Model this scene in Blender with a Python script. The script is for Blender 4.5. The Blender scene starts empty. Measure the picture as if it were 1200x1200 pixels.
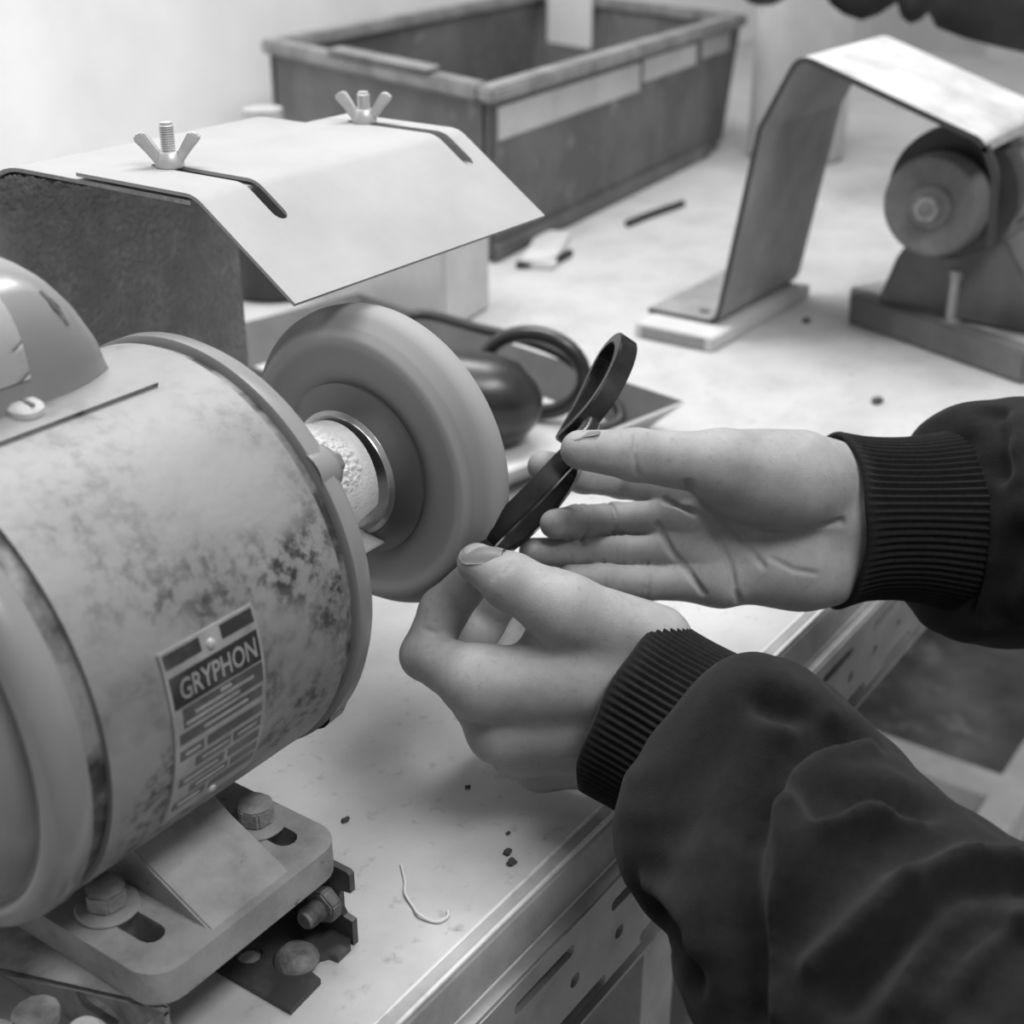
import bpy, bmesh, math, random
import numpy as np
from mathutils import Vector, Matrix, Quaternion
from mathutils import noise as mnoise
from mathutils.geometry import tessellate_polygon

scene = bpy.context.scene
COL = scene.collection
random.seed(7)
PI = math.pi

# ---------------------------------------------------------------- camera, world, lamps, exposure
cam_data = bpy.data.cameras.new('camera')
cam = bpy.data.objects.new('camera', cam_data)
COL.objects.link(cam)
cam.location = (0.0000, 0.0000, 0.3900)
cam.rotation_euler = (1.124262, -0.000000, -0.956616)
cam_data.sensor_width = 36.0
cam_data.lens = 49.5
cam_data.clip_start = 0.02
cam_data.dof.use_dof = True
cam_data.dof.focus_distance = 0.565
cam_data.dof.aperture_fstop = 10.0
scene.camera = cam

world = bpy.data.worlds.new('room_light')
world.use_nodes = True
world.node_tree.nodes['Background'].inputs[0].default_value = (1, 1, 1, 1)
world.node_tree.nodes['Background'].inputs[1].default_value = 0.22
scene.world = world

def area_lamp(name, loc, target, sx, sy, watts):
    d = bpy.data.lights.new(name, 'AREA')
    d.shape = 'RECTANGLE'; d.size = sx; d.size_y = sy; d.energy = watts
    o = bpy.data.objects.new(name, d); COL.objects.link(o)
    o.location = loc
    o.rotation_euler = (Vector(target) - Vector(loc)).to_track_quat('-Z', 'Y').to_euler()
    return o
area_lamp('overhead_area_light', (0.85, 0.80, 1.65), (0.60, 0.45, 0.0), 1.3, 0.40, 21)
area_lamp('overhead_area_light', (0.35, -0.55, 1.55), (0.45, 0.35, 0.0), 0.9, 0.35, 14)
area_lamp('overhead_area_light', (1.10, 0.45, 1.60), (1.0, 1.25, 0.2), 2.2, 0.6, 7)  # added lamp, aimed at the back wall only to brighten it

vs = scene.view_settings
vs.view_transform = 'Standard'
vs.look = 'None'
vs.exposure = 0.50
vs.gamma = 1.0
vs.use_curve_mapping = False

# ---------------------------------------------------------------- materials (all greys: the photograph is monochrome)
def mat(name, base, rough=0.6, metal=0.0, dark=None, scale=20.0, lo=0.35, hi=0.65, detail=6.0,
        bump=0.0, bscale=200.0, sheen=0.0, spec=0.5, coord='Object', stretch=(1, 1, 1), dark2=None, scale2=120.0, lo2=0.6, hi2=0.7, patch=0.0, dusty=0.0):
    m = bpy.data.materials.new(name); m.use_nodes = True
    nt = m.node_tree; b = nt.nodes['Principled BSDF']
    b.inputs['Roughness'].default_value = rough
    b.inputs['Metallic'].default_value = metal
    b.inputs['Specular IOR Level'].default_value = spec
    if sheen: 
        b.inputs['Sheen Weight'].default_value = sheen
        b.inputs['Sheen Roughness'].default_value = 0.5
    b.inputs['Base Color'].default_value = (base, base, base, 1)
    tc = nt.nodes.new('ShaderNodeTexCoord')
    mp = nt.nodes.new('ShaderNodeMapping'); mp.inputs['Scale'].default_value = stretch
    nt.links.new(tc.outputs[coord], mp.inputs[0])
    out = None
    def layer(prev, col, sc, l, h, masked=0.0):
        n = nt.nodes.new('ShaderNodeTexNoise'); n.inputs['Scale'].default_value = sc
        n.inputs['Detail'].default_value = detail; n.inputs['Roughness'].default_value = 0.62
        nt.links.new(mp.outputs[0], n.inputs['Vector'])
        r = nt.nodes.new('ShaderNodeMapRange'); r.inputs[1].default_value = l; r.inputs[2].default_value = h
        nt.links.new(n.outputs['Fac'], r.inputs[0])
        x = nt.nodes.new('ShaderNodeMix'); x.data_type = 'RGBA'
        fac = r.outputs[0]
        if masked:
            n2 = nt.nodes.new('ShaderNodeTexNoise'); n2.inputs['Scale'].default_value = masked; n2.inputs['Detail'].default_value = 3
            nt.links.new(mp.outputs[0], n2.inputs['Vector'])
            r2 = nt.nodes.new('ShaderNodeMapRange'); r2.inputs[1].default_value = .44; r2.inputs[2].default_value = .60
            nt.links.new(n2.outputs['Fac'], r2.inputs[0])
            mu = nt.nodes.new('ShaderNodeMath'); mu.operation = 'MULTIPLY'
            nt.links.new(fac, mu.inputs[0]); nt.links.new(r2.outputs[0], mu.inputs[1]); fac = mu.outputs[0]
        nt.links.new(fac, x.inputs[0])
        if prev is None: x.inputs[6].default_value = (base, base, base, 1)
        else: nt.links.new(prev, x.inputs[6])
        x.inputs[7].default_value = (col, col, col, 1)
        return x.outputs[2]
    if dark is not None: out = layer(out, dark, scale, lo, hi)
    if dark2 is not None: out = layer(out, dark2, scale2, lo2, hi2, patch)
    if dusty:   # pale dust settled on upward faces, broken up by noise
        g = nt.nodes.new('ShaderNodeNewGeometry'); sp = nt.nodes.new('ShaderNodeSeparateXYZ'); nt.links.new(g.outputs['True Normal'], sp.inputs[0])
        n = nt.nodes.new('ShaderNodeTexNoise'); n.inputs['Scale'].default_value = 60; n.inputs['Detail'].default_value = 8
        nt.links.new(mp.outputs[0], n.inputs['Vector'])
        a = nt.nodes.new('ShaderNodeMath'); a.operation = 'MULTIPLY_ADD'; a.inputs[1].default_value = .9; nt.links.new(n.outputs['Fac'], a.inputs[0]); nt.links.new(sp.outputs[2], a.inputs[2])
        r = nt.nodes.new('ShaderNodeMapRange'); r.inputs[1].default_value = .85; r.inputs[2].default_value = 1.55; r.inputs[4].default_value = .85
        nt.links.new(a.outputs[0], r.inputs[0])
        x = nt.nodes.new('ShaderNodeMix'); x.data_type = 'RGBA'; nt.links.new(r.outputs[0], x.inputs[0]); nt.links.new(out, x.inputs[6])
        x.inputs[7].default_value = (dusty, dusty, dusty, 1); out = x.outputs[2]
    if out is not None: nt.links.new(out, b.inputs['Base Color'])
    if bump:
        n = nt.nodes.new('ShaderNodeTexNoise'); n.inputs['Scale'].default_value = bscale; n.inputs['Detail'].default_value = 4
        nt.links.new(mp.outputs[0], n.inputs['Vector'])
        bp = nt.nodes.new('ShaderNodeBump'); bp.inputs['Strength'].default_value = bump; bp.inputs['Distance'].default_value = 0.002
        nt.links.new(n.outputs['Fac'], bp.inputs['Height']); nt.links.new(bp.outputs[0], b.inputs['Normal'])
    return m

M = {}
M['bench'] = mat('pale_laminate', .47, .6, dark=.37, scale=18, lo=.42, hi=.72, dark2=.24, scale2=110, lo2=.58, hi2=.78, bump=.06, bscale=300)
M['bench_edge'] = mat('worn_edge_band', .36, .5, dark=.22, scale=30, lo=.4, hi=.7, bump=.05)
M['steel_rail'] = mat('galvanised_steel', .42, .42, .55, dark=.30, scale=40, lo=.4, hi=.7)
M['lit_rail'] = mat('lit_steel_frame', .72, .5, dark=.55, scale=20)  # rail steel lightened to paint in light on the lower frame
M['motor'] = mat('dusty_motor_paint', .235, .48, dark=.15, scale=40, lo=.42, hi=.70, dark2=.030, scale2=190, lo2=.46, hi2=.60, bump=.10, bscale=260, detail=9, patch=20.0, dusty=.25)
M['bell'] = mat('motor_bell_paint', .22, .24, dark=.20, scale=30, lo=.5, hi=.75, bump=.04, bscale=200)
M['ring'] = mat('grimy_ring', .20, .55, dark=.03, scale=45, lo=.42, hi=.60, bump=.1)
M['dust'] = mat('white_polishing_dust', .55, 1.0, dark=.42, scale=90, lo=.35, hi=.7, bump=.25, bscale=700, spec=.05)
M['hood'] = mat('dusty_hood_paint', .345, .65, dark=.29, scale=14, lo=.4, hi=.7, bump=.05, bscale=250)
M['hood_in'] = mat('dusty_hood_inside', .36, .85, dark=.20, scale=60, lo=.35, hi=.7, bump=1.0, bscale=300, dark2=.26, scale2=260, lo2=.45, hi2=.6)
M['zinc'] = mat('dusty_zinc', .52, .38, .35, dark=.42, scale=120, lo=.4, hi=.7)
M['steel'] = mat('turned_steel', .55, .28, .9, dark=.4, scale=60)
M['dark_steel'] = mat('dark_flange_steel', .13, .34, .6)
M['wheel'] = mat('buffing_wheel_compound', .30, .75, dark=.26, scale=12, bump=.03)
M['foot'] = mat('cast_foot_dusty', .31, .6, dark=.17, scale=45, lo=.4, hi=.75, dark2=.1, scale2=180, lo2=.66, hi2=.74, bump=.15, bscale=400)
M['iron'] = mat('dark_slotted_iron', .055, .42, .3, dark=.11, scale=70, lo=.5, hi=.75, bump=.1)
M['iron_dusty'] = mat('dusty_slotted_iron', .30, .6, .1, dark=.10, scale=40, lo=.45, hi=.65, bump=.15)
M['rust_bolt'] = mat('rusty_bolt', .20, .7, .2, dark=.09, scale=150, lo=.4, hi=.65, bump=.3, bscale=600)
M['plate'] = mat('nameplate_dark', .035, .4, .2, dark=.10, scale=60, lo=.5, hi=.75)
M['plate_mid'] = mat('nameplate_grey', .085, .45, .2, dark=.14, scale=80, lo=.45, hi=.7)
M['plate_light'] = mat('nameplate_print', .36, .5, .2, dark=.24, scale=90)
M['sticker'] = mat('white_sticker', .62, .6, dark=.48, scale=70, lo=.55, hi=.75)
M['skin'] = mat('skin', .30, .58, dark=.23, scale=70, lo=.35, hi=.72, bump=.12, bscale=1500, detail=8, spec=.28, dark2=.19, scale2=260, lo2=.56, hi2=.80)
M['nail'] = mat('finger_nail', .35, .36, dark=.31, scale=80)
M['dusty_bolt'] = mat('dusty_bolt', .30, .75, .1, dark=.16, scale=150, lo=.4, hi=.7, bump=.3, bscale=600)
M['cloth'] = mat('black_sweatshirt_fleece', .0110, .95, dark=.0075, scale=240, sheen=.06, bump=.25, bscale=1500, spec=.15)
M['rib'] = mat('black_ribbed_knit', .013, .95, dark=.008, scale=400, sheen=.05, bump=.2, bscale=2200, spec=.12)
M['acetate'] = mat('black_acetate', .009, .20, dark=.018, scale=80, spec=.35)
M['lens'] = mat('demo_lens', .25, .1)
M['crate'] = mat('dusty_dark_crate', .095, .6, dark=.165, scale=9, lo=.42, hi=.7, dark2=.28, scale2=30, lo2=.6, hi2=.75)
M['crate_rim'] = mat('dusty_crate_rim', .28, .7, dark=.17, scale=24, lo=.4, hi=.65)
M['crate_paper'] = mat('worn_paper_strip', .52, .8, dark=.42, scale=20)
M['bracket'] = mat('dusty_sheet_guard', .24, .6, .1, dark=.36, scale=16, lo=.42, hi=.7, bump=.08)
M['bracket_top_lit'] = mat('lit_guard_top', .37, .8, dark=.56, scale=18)  # top of the sheet: light from above put into the colour
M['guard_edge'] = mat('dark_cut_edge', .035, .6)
M['white_block'] = mat('white_board', .56, .7, dark=.46, scale=20)
M['block_end'] = mat('grey_block_end', .20, .7, dark=.27, scale=30)
M['grind'] = mat('grinding_stone', .17, .85, dark=.13, scale=60, bump=.15, bscale=500)
M['grind_body'] = mat('grinder_dark_paint', .11, .5, dark=.17, scale=20)
M['black'] = mat('black_plastic', .018, .3, dark=.03, scale=40)
M['rubber'] = mat('black_cable_rubber', .015, .5)
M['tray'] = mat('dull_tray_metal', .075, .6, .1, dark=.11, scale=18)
M['tray_lit'] = mat('lit_tray_wall', .45, .6)  # tray metal made pale on one wall, its lit look painted in
M['wall'] = mat('white_wall_paint', .84, .85, dark=.74, scale=6)
M['floor'] = mat('concrete_floor', .34, .7, dark=.12, scale=5, lo=.38, hi=.60, dark2=.55, scale2=14, lo2=.55, hi2=.7)
M['rag'] = mat('dark_leather_cloth', .055, .75, dark=.03, scale=12)
M['dark'] = mat('recess_shade', .02, .8)
M['crumb'] = mat('dark_crumb', .05, .9, bump=.5)
M['edge_worn'] = mat('worn_bright_edge', .62, .5, dark=.40, scale=60, lo=.5, hi=.7)
M['thread'] = mat('pale_thread', .6, .9)

def ring_tone(m, cy, cz, stops):
    """concentric bands of wear around the axle (x axis): stops = (radius, grey)"""
    nt = m.node_tree; b = nt.nodes['Principled BSDF']
    tc = nt.nodes.new('ShaderNodeTexCoord'); sx = nt.nodes.new('ShaderNodeSeparateXYZ'); nt.links.new(tc.outputs['Object'], sx.inputs[0])
    cv = nt.nodes.new('ShaderNodeCombineXYZ'); 
    for o, c in ((1, cy), (2, cz)):
        s = nt.nodes.new('ShaderNodeMath'); s.operation = 'SUBTRACT'; s.inputs[1].default_value = c
        nt.links.new(sx.outputs[o], s.inputs[0]); nt.links.new(s.outputs[0], cv.inputs[o])
    ln = nt.nodes.new('ShaderNodeVectorMath'); ln.operation = 'LENGTH'; nt.links.new(cv.outputs[0], ln.inputs[0])
    r0, r1 = stops[0][0], stops[-1][0]
    mr = nt.nodes.new('ShaderNodeMapRange'); mr.inputs[1].default_value = r0; mr.inputs[2].default_value = r1
    nt.links.new(ln.outputs['Value'], mr.inputs[0])
    cr = nt.nodes.new('ShaderNodeValToRGB'); e = cr.color_ramp.elements
    while len(e) < len(stops): e.new(.5)
    for k, (r, g) in enumerate(stops): e[k].position = (r-r0)/(r1-r0); e[k].color = (g, g, g, 1)
    nt.links.new(mr.outputs[0], cr.inputs[0]); nt.links.new(cr.outputs[0], b.inputs['Base Color'])
ring_tone(M['wheel'], .3787, .143, [(.038, .22), (.045, .26), (.053, .28), (.056, .36), (.060, .33), (.0625, .20), (.065, .21), (.067, .25), (.069, .27)])

# ---------------------------------------------------------------- mesh helpers
def link(o, parent=None):
    COL.objects.link(o)
    if parent is not None: o.parent = parent
    return o
def tag(o, label=None, cat=None, group=None, kind=None):
    if label: o['label'] = label
    if cat: o['category'] = cat
    if group: o['group'] = group
    if kind: o['kind'] = kind
    return o
def empty(name, label=None, cat=None, loc=(0, 0, 0), group=None):
    o = bpy.data.objects.new(name, None); COL.objects.link(o); o.location = loc
    o.empty_display_size = .02
    return tag(o, label, cat, group)
def shade(me, ang=40):
    me.update()
    for p in me.polygons: p.use_smooth = True
    bm = bmesh.new(); bm.from_mesh(me)
    for e in bm.edges:
        if len(e.link_faces) == 2 and e.calc_face_angle(0) > math.radians(ang): e.smooth = False
    bm.to_mesh(me); bm.free()
def from_bm(name, bm, m, parent=None, smooth=True, bevel=0.0, ang=40, seg=2, world_parent=True):
    bmesh.ops.recalc_face_normals(bm, faces=bm.faces)
    if bevel:
        es = [e for e in bm.edges if len(e.link_faces) == 2 and e.calc_face_angle(0) > math.radians(30)]
        bmesh.ops.bevel(bm, geom=es, offset=bevel, segments=seg, affect='EDGES', clamp_overlap=True)
    me = bpy.data.meshes.new(name); bm.to_mesh(me); bm.free()
    me.materials.append(M[m] if isinstance(m, str) else m)
    if smooth: shade(me, ang)
    o = bpy.data.objects.new(name, me); COL.objects.link(o)
    if parent is not None:
        o.parent = parent
        o.matrix_parent_inverse = Matrix.Translation(-Vector(parent_loc(parent)))
    return o
def parent_loc(p):
    return Vector(p.location) if p.parent is None else Vector((0, 0, 0))
def frame(axis, hint=(0, 0, 1)):
    z = Vector(axis).normalized(); h = Vector(hint)
    if abs(z.dot(h.normalized())) > .98: h = Vector((1, 0, 0))
    x = h.cross(z).normalized(); y = z.cross(x)
    return Matrix((x, y, z)).transposed()
def b_box(bm, c, size, rot=None):
    r = bmesh.ops.create_cube(bm, size=1.0)['verts']
    for v in r:
        p = Vector((v.co.x*size[0], v.co.y*size[1], v.co.z*size[2]))
        if rot is not None: p = rot @ p
        v.co = p + Vector(c)
def b_lathe(bm, prof, origin, axis, n=64, a0=0.0, a1=2*PI, hint=(0, 0, 1), close=False):
    """prof: (along axis, radius) pairs"""
    R = frame(axis, hint); o = Vector(origin); full = abs(a1-a0-2*PI) < 1e-6
    k = n if full else n+1
    rings = []
    for (h, r) in prof:
        if r < 1e-7:
            v = bm.verts.new(o + R @ Vector((0, 0, h))); rings.append([v]*k); continue
        rings.append([bm.verts.new(o + R @ Vector((r*math.cos(a0+(a1-a0)*i/n), r*math.sin(a0+(a1-a0)*i/n), h))) for i in range(k)])
    m = len(rings)
    for j in range(m if close else m-1):
        A, B = rings[j], rings[(j+1) % m]
        for i in range(n):
            q = [A[i], A[(i+1) % k], B[(i+1) % k], B[i]]
            u = []
            for v in q:
                if v not in u: u.append(v)
            if len(u) >= 3:
                try: bm.faces.new(u)
                except ValueError: pass
def b_tube(bm, pts, r, n=10, caps=True):
    pts = [Vector(p) for p in pts]; rings = []
    rr = r if isinstance(r, (list, tuple)) else [r]*len(pts)
    prev = None
    for i, p in enumerate(pts):
        t = (pts[min(i+1, len(pts)-1)] - pts[max(i-1, 0)]).normalized()
        if prev is None: R = frame(t)
        else:
            q = prev.rotation_difference(t); R = q.to_matrix() @ R
        prev = t
        rings.append([bm.verts.new(p + R @ Vector((rr[i]*math.cos(2*PI*k/n), rr[i]*math.sin(2*PI*k/n), 0))) for k in range(n)])
    for a, b in zip(rings, rings[1:]):
        for k in range(n): bm.faces.new((a[k], a[(k+1) % n], b[(k+1) % n], b[k]))
    if caps: bm.faces.new(rings[0][::-1]); bm.faces.new(rings[-1])
def b_prism(bm, poly, z0, z1, tf=lambda p: p, holes=()):
    """polygon (2D) with holes, extruded z0..z1, then mapped by tf(x, y, z)"""
    loops = [list(poly)] + [list(h) for h in holes]
    flat = [p for l in loops for p in l]
    tris = tessellate_polygon([[Vector((p[0], p[1], 0)) for p in l] for l in loops])
    lo = [bm.verts.new(Vector(tf((p[0], p[1], z0)))) for p in flat]
    hi = [bm.verts.new(Vector(tf((p[0], p[1], z1)))) for p in flat]
    for t in tris:
        for vs_ in ((hi[t[0]], hi[t[1]], hi[t[2]]), (lo[t[2]], lo[t[1]], lo[t[0]])):
            try: bm.faces.new(vs_)
            except ValueError: pass
    k = 0
    for l in loops:
        n = len(l)
        for i in range(n):
            a, b = k+i, k+(i+1) % n
            bm.faces.new((lo[a], lo[b], hi[b], hi[a]))
        k += n
def slot_poly(cx, cy, length, width, ang=0.0, n=6):
    pts = []; h = max(length-width, 0)/2; r = width/2
    for s in (1, -1):
        for i in range(n+1):
            a = -PI/2 + PI*i/n
            pts.append((s*(h + r*math.cos(a)), s*r*math.sin(a)))
    c, s_ = math.cos(ang), math.sin(ang)
    return [(cx + c*x - s_*y, cy + s_*x + c*y) for x, y in pts]
def hex_poly(r, n=6, a=0.0): return [(r*math.cos(a+2*PI*i/n), r*math.sin(a+2*PI*i/n)) for i in range(n)]
def sweep_profile(bm, prof, t, x0, x1, nx=1):
    """sheet: 2D centreline prof (y,z) of thickness t extruded along x"""
    P = [Vector((p[0], p[1])) for p in prof]; nrm = []
    for i in range(len(P)):
        d = (P[min(i+1, len(P)-1)] - P[max(i-1, 0)]).normalized(); nrm.append(Vector((-d.y, d.x)))
    loop = [p + n*t/2 for p, n in zip(P, nrm)] + [p - n*t/2 for p, n in reversed(list(zip(P, nrm)))]
    xs = [x0 + (x1-x0)*i/nx for i in range(nx+1)]
    rows = [[bm.verts.new((x, q.x, q.y)) for q in loop] for x in xs]
    n = len(loop); h = len(P)
    for a, b in zip(rows, rows[1:]):
        for i in range(n): bm.faces.new((a[i], a[(i+1) % n], b[(i+1) % n], b[i]))
    for row in (rows[0], rows[-1]):
        for i in range(h-1): bm.faces.new((row[i], row[i+1], row[n-2-i], row[n-1-i]))
def fillet(pts, r, n=6):
    out = [Vector(pts[0])]
    for a, b, c in zip(pts, pts[1:], pts[2:]):
        a, b, c = Vector(a), Vector(b), Vector(c)
        u, w = (a-b).normalized(), (c-b).normalized()
        th = u.angle(w); d = min(r/math.tan(th/2), (a-b).length*.49, (c-b).length*.49)
        p, q = b+u*d, b+w*d
        for i in range(n+1):
            s = i/n; out.append((1-s)**2*p + 2*s*(1-s)*b + s*s*q)
    out.append(Vector(pts[-1])); return out
def boolean_cut(o, cutter):
    md = o.modifiers.new('cut', 'BOOLEAN'); md.operation = 'DIFFERENCE'; md.object = cutter; md.solver = 'EXACT'
    dg = bpy.context.evaluated_depsgraph_get()
    me = bpy.data.meshes.new_from_object(o.evaluated_get(dg), depsgraph=dg)
    o.modifiers.clear(); old = o.data; o.data = me; bpy.data.meshes.remove(old)
    cm = cutter.data; bpy.data.objects.remove(cutter); bpy.data.meshes.remove(cm)
    shade(o.data)
def copy_tree(o, parent=None):
    c = o.copy(); COL.objects.link(c); c.parent = parent
    for ch in o.children: copy_tree(ch, c)
    return c
def smooth_path(pts, n=8):
    P = [Vector(p) for p in pts]; out = []
    for i in range(len(P)-1):
        p0, p1, p2, p3 = P[max(i-1, 0)], P[i], P[i+1], P[min(i+2, len(P)-1)]
        for k in range(n):
            t = k/n
            out.append(.5*((2*p1) + (p2-p0)*t + (2*p0-5*p1+4*p2-p3)*t*t + (3*p1-p0-3*p2+p3)*t**3))
    out.append(P[-1]); return out

# ---------------------------------------------------------------- signed distance body builder (hands and sleeves as one continuous skin)
def _a(p): return np.asarray(p, np.float32)
def rcone(P, a, b, ra, rb):
    a, b = _a(a), _a(b); ba = b-a; pa = P-a
    h = np.clip((pa @ ba)/max(float(ba @ ba), 1e-12), 0, 1)
    d = pa - h[:, None]*ba
    return np.sqrt((d*d).sum(1)) - (ra + (rb-ra)*h)
def ellip(P, c, ax, r):
    """ax: 3 axes (rows), r radii"""
    q = (P - _a(c)) @ np.asarray(ax, np.float32).T
    r = _a(r); k0 = np.sqrt(((q/r)**2).sum(1)); k1 = np.sqrt(((q/(r*r))**2).sum(1)) + 1e-9
    return k0*(k0-1)/k1
def smin(a, b, k):
    h = np.maximum(k - np.abs(a-b), 0)/k
    return np.minimum(a, b) - h*h*k*.25
def axes_from(u, v):
    u = _a(u); u = u/np.linalg.norm(u); v = _a(v); v = v - (v@u)*u; v = v/np.linalg.norm(v)
    return [u, v, np.cross(u, v)]
def polydist(P, pts):
    d = None
    for a, b in zip(pts, pts[1:]):
        e = rcone(P, a, b, 0, 0); d = e if d is None else np.minimum(d, e)
    return d
def hand_sdf(P, H):
    body = None
    for (a, b, ra, rb) in H['palm']:
        d = rcone(P, a, b, ra, rb); body = d if body is None else smin(body, d, H.get('k', .012))
    for (c, u, v, r) in H['pads']:
        body = smin(body, ellip(P, c, axes_from(u, v), r), .010)
    out = body
    for ch in H['fingers']:
        f = None
        J, R = ch
        for i in range(len(J)-1):
            d = rcone(P, J[i], J[i+1], R[i], R[i+1]); f = d if f is None else smin(f, d, .003)
        out = np.minimum(out, smin(body, f, .007))
    return out
def hand_detail(P, d, H):
    for (pts, amp, w) in H.get('creases', ()):
        e = polydist(P, pts); d = d + amp*np.exp(-(e/w)**2)
    for (c, n, amp, w, rad) in H.get('rings', ()):
        q = P - _a(c); n = _a(n); n = n/np.linalg.norm(n)
        h = q @ n; e = np.sqrt(np.maximum((q*q).sum(1) - h*h, 0))
        d = d + amp*np.exp(-(h/w)**2)*(e < rad)
    return d
def limb_sdf(P, S):
    out = None
    for (a, b, ra, rb) in S['cones']:
        d = rcone(P, a, b, ra, rb); out = d if out is None else smin(out, d, S.get('k', .03))
    for (c, u, v, r) in S.get('pads', ()):
        out = smin(out, ellip(P, c, axes_from(u, v), r), S.get('k', .03))
    if 'cut' in S:
        c, n, k = S['cut']; n = _a(n); n = n/np.linalg.norm(n)
        out = -smin(-out, (P-_a(c)) @ n, k)
    return out

LEFT = dict(k=.006,
  palm=[((0.4346, 0.2358, 0.0772), (0.3909, 0.2918, 0.0794), .0175,.0145),
        ((0.4376, 0.2326, 0.0622), (0.3984, 0.2870, 0.0538), .0165,.0130),
        ((0.4445, 0.2336, 0.0451), (0.4113, 0.2869, 0.0365), .0155,.0112),
        ((0.4534, 0.2357, 0.0304), (0.4274, 0.2861, 0.0189), .0150,.0102),
        ((0.4417, 0.2405, 0.0904), (0.4167, 0.2686, 0.1093), .0170,.0138),
        ((0.4433, 0.1938, 0.0554), (0.4415, 0.2370, 0.0626), .0270,.0250)],
  pads=[((0.4290, 0.2634, 0.0846), (0.4704, -0.8919, -0.2706), (-0.5258, -0.0037, -0.9019), (.028,.020,.018))],
  fingers=[([(0.4167, 0.2686, 0.1093), (0.4106, 0.2904, 0.1181), (0.4104, 0.3069, 0.1214)], [.0138,.0116,.0084]),
           ([(0.3909, 0.2918, 0.0794), (0.4000, 0.3275, 0.0753), (0.4127, 0.3268, 0.0914), (0.4200, 0.3170, 0.1061)], [.0140,.0104,.0103,.0086]),
           ([(0.3984, 0.2870, 0.0538), (0.4192, 0.3265, 0.0582), (0.4468, 0.3312, 0.0692), (0.4514, 0.3202, 0.0869)], [.0125,.0108,.0104,.0086]),
           ([(0.4113, 0.2869, 0.0365), (0.4488, 0.3271, 0.0400), (0.4754, 0.3244, 0.0543), (0.4792, 0.3113, 0.0728)], [.0108,.0100,.0096,.0080]),
           ([(0.4274, 0.2861, 0.0189), (0.4633, 0.3159, 0.0234), (0.4819, 0.3149, 0.0355), (0.4862, 0.3059, 0.0506)], [.0098,.0085,.0078,.0065])])
RIGHT = dict(
  palm=[((0.5565, 0.2213, 0.1219), (0.5216, 0.2713, 0.1226), .0123,.0104),
        ((0.5577, 0.2187, 0.1115), (0.5161, 0.2646, 0.1120), .0128,.0104),
        ((0.5538, 0.2159, 0.1016), (0.5119, 0.2528, 0.0999), .0123,.0099),
        ((0.5455, 0.2136, 0.0939), (0.5072, 0.2427, 0.0890), .0123,.0097),
        ((0.5338, 0.2224, 0.1331), (0.5051, 0.2458, 0.1469), .0175,.0142),
        ((0.6011, 0.1713, 0.1054), (0.5573, 0.2100, 0.1097), .0255,.0246),
        ((0.5449, 0.2259, 0.1377), (0.5689, 0.2066, 0.1276), .0150,.0130),
        ((0.5340, 0.2143, 0.0913), (0.5663, 0.1889, 0.0903), .0155,.0140)],
  pads=[((0.5247, 0.2327, 0.1370), (0.5339, -0.8471, -0.1082), (-0.4221, -0.1508, -0.9019), (.034,.0203,.0180)),
        ((0.5292, 0.2206, 0.0931), (0.5763, -0.8172, 0.0000), (-0.3529, -0.2489, -0.9019), (.028,.0156,.0156)),
        ((0.5180, 0.2539, 0.1001), (0.5763, -0.8172, 0.0000), (-0.3529, -0.2489, -0.9019), (.024,.024,.0118))],
  fingers=[([(0.5051, 0.2458, 0.1469), (0.4772, 0.2726, 0.1548), (0.4590, 0.2888, 0.1595)], [.0140,.0110,.0083]),
           ([(0.5216, 0.2713, 0.1226), (0.5269, 0.3082, 0.1158), (0.5081, 0.3175, 0.1225), (0.4873, 0.3260, 0.1322)], [.0099,.0087,.0082,.0075]),
           ([(0.5161, 0.2646, 0.1120), (0.5067, 0.3002, 0.1041), (0.4837, 0.3044, 0.1116), (0.4675, 0.3066, 0.1166)], [.0094,.0085,.0079,.0066]),
           ([(0.5119, 0.2528, 0.0999), (0.4946, 0.2879, 0.0964), (0.4774, 0.3046, 0.0987), (0.4620, 0.3146, 0.1030)], [.0087,.0076,.0071,.0061]),
           ([(0.5072, 0.2427, 0.0890), (0.4901, 0.2719, 0.0879), (0.4764, 0.2860, 0.0909), (0.4653, 0.2962, 0.0935)], [.0085,.0077,.0073,.0063])])
SLEEVE_L = dict(k=.022, cones=[
    ((0.4087, 0.1751, 0.0595), (0.3681, 0.1225, 0.0541), .0400,.053),
    ((0.3681, 0.1225, 0.0541), (0.3523, 0.0749, 0.0395), .054,.062),
    ((0.3523, 0.0749, 0.0395), (0.4954, -0.0517, -0.0307), .062,.075)],
    pads=[((0.4124, 0.1893, 0.0644), (0.0500, -0.9804, -0.2147), (0.5654, -0.1274, 0.8118), (.024,.0440,.0430)),
          ((0.3868, 0.1883, 0.0496), (0.5763, -0.8172, 0.0000), (-0.3529, -0.2489, -0.9019), (.028,.030,.030)),
          ((0.4164, 0.1542, 0.0775), (0.1564, -0.7463, -0.6314), (0.6504, -0.3979, 0.6314), (.050,.024,.030))])
SLEEVE_R = dict(k=.010, cones=[
    ((0.5886, 0.1788, 0.1047), (0.6184, 0.1522, 0.1003), .0545,.0560),
    ((0.6237, 0.1477, 0.0994), (0.6607, 0.1155, 0.0937), .0570,.0600),
    ((0.6607, 0.1155, 0.0937), (0.7672, 0.0213, 0.0349), .060,.068)], cut=((0.5958, 0.1747, 0.1029), (0.8417, -0.6301, -0.1555), .010))
SDFS = {'L': lambda P: hand_sdf(P, LEFT), 'R': lambda P: hand_sdf(P, RIGHT),
        'SL': lambda P: limb_sdf(P, SLEEVE_L), 'SR': lambda P: limb_sdf(P, SLEEVE_R)}

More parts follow.
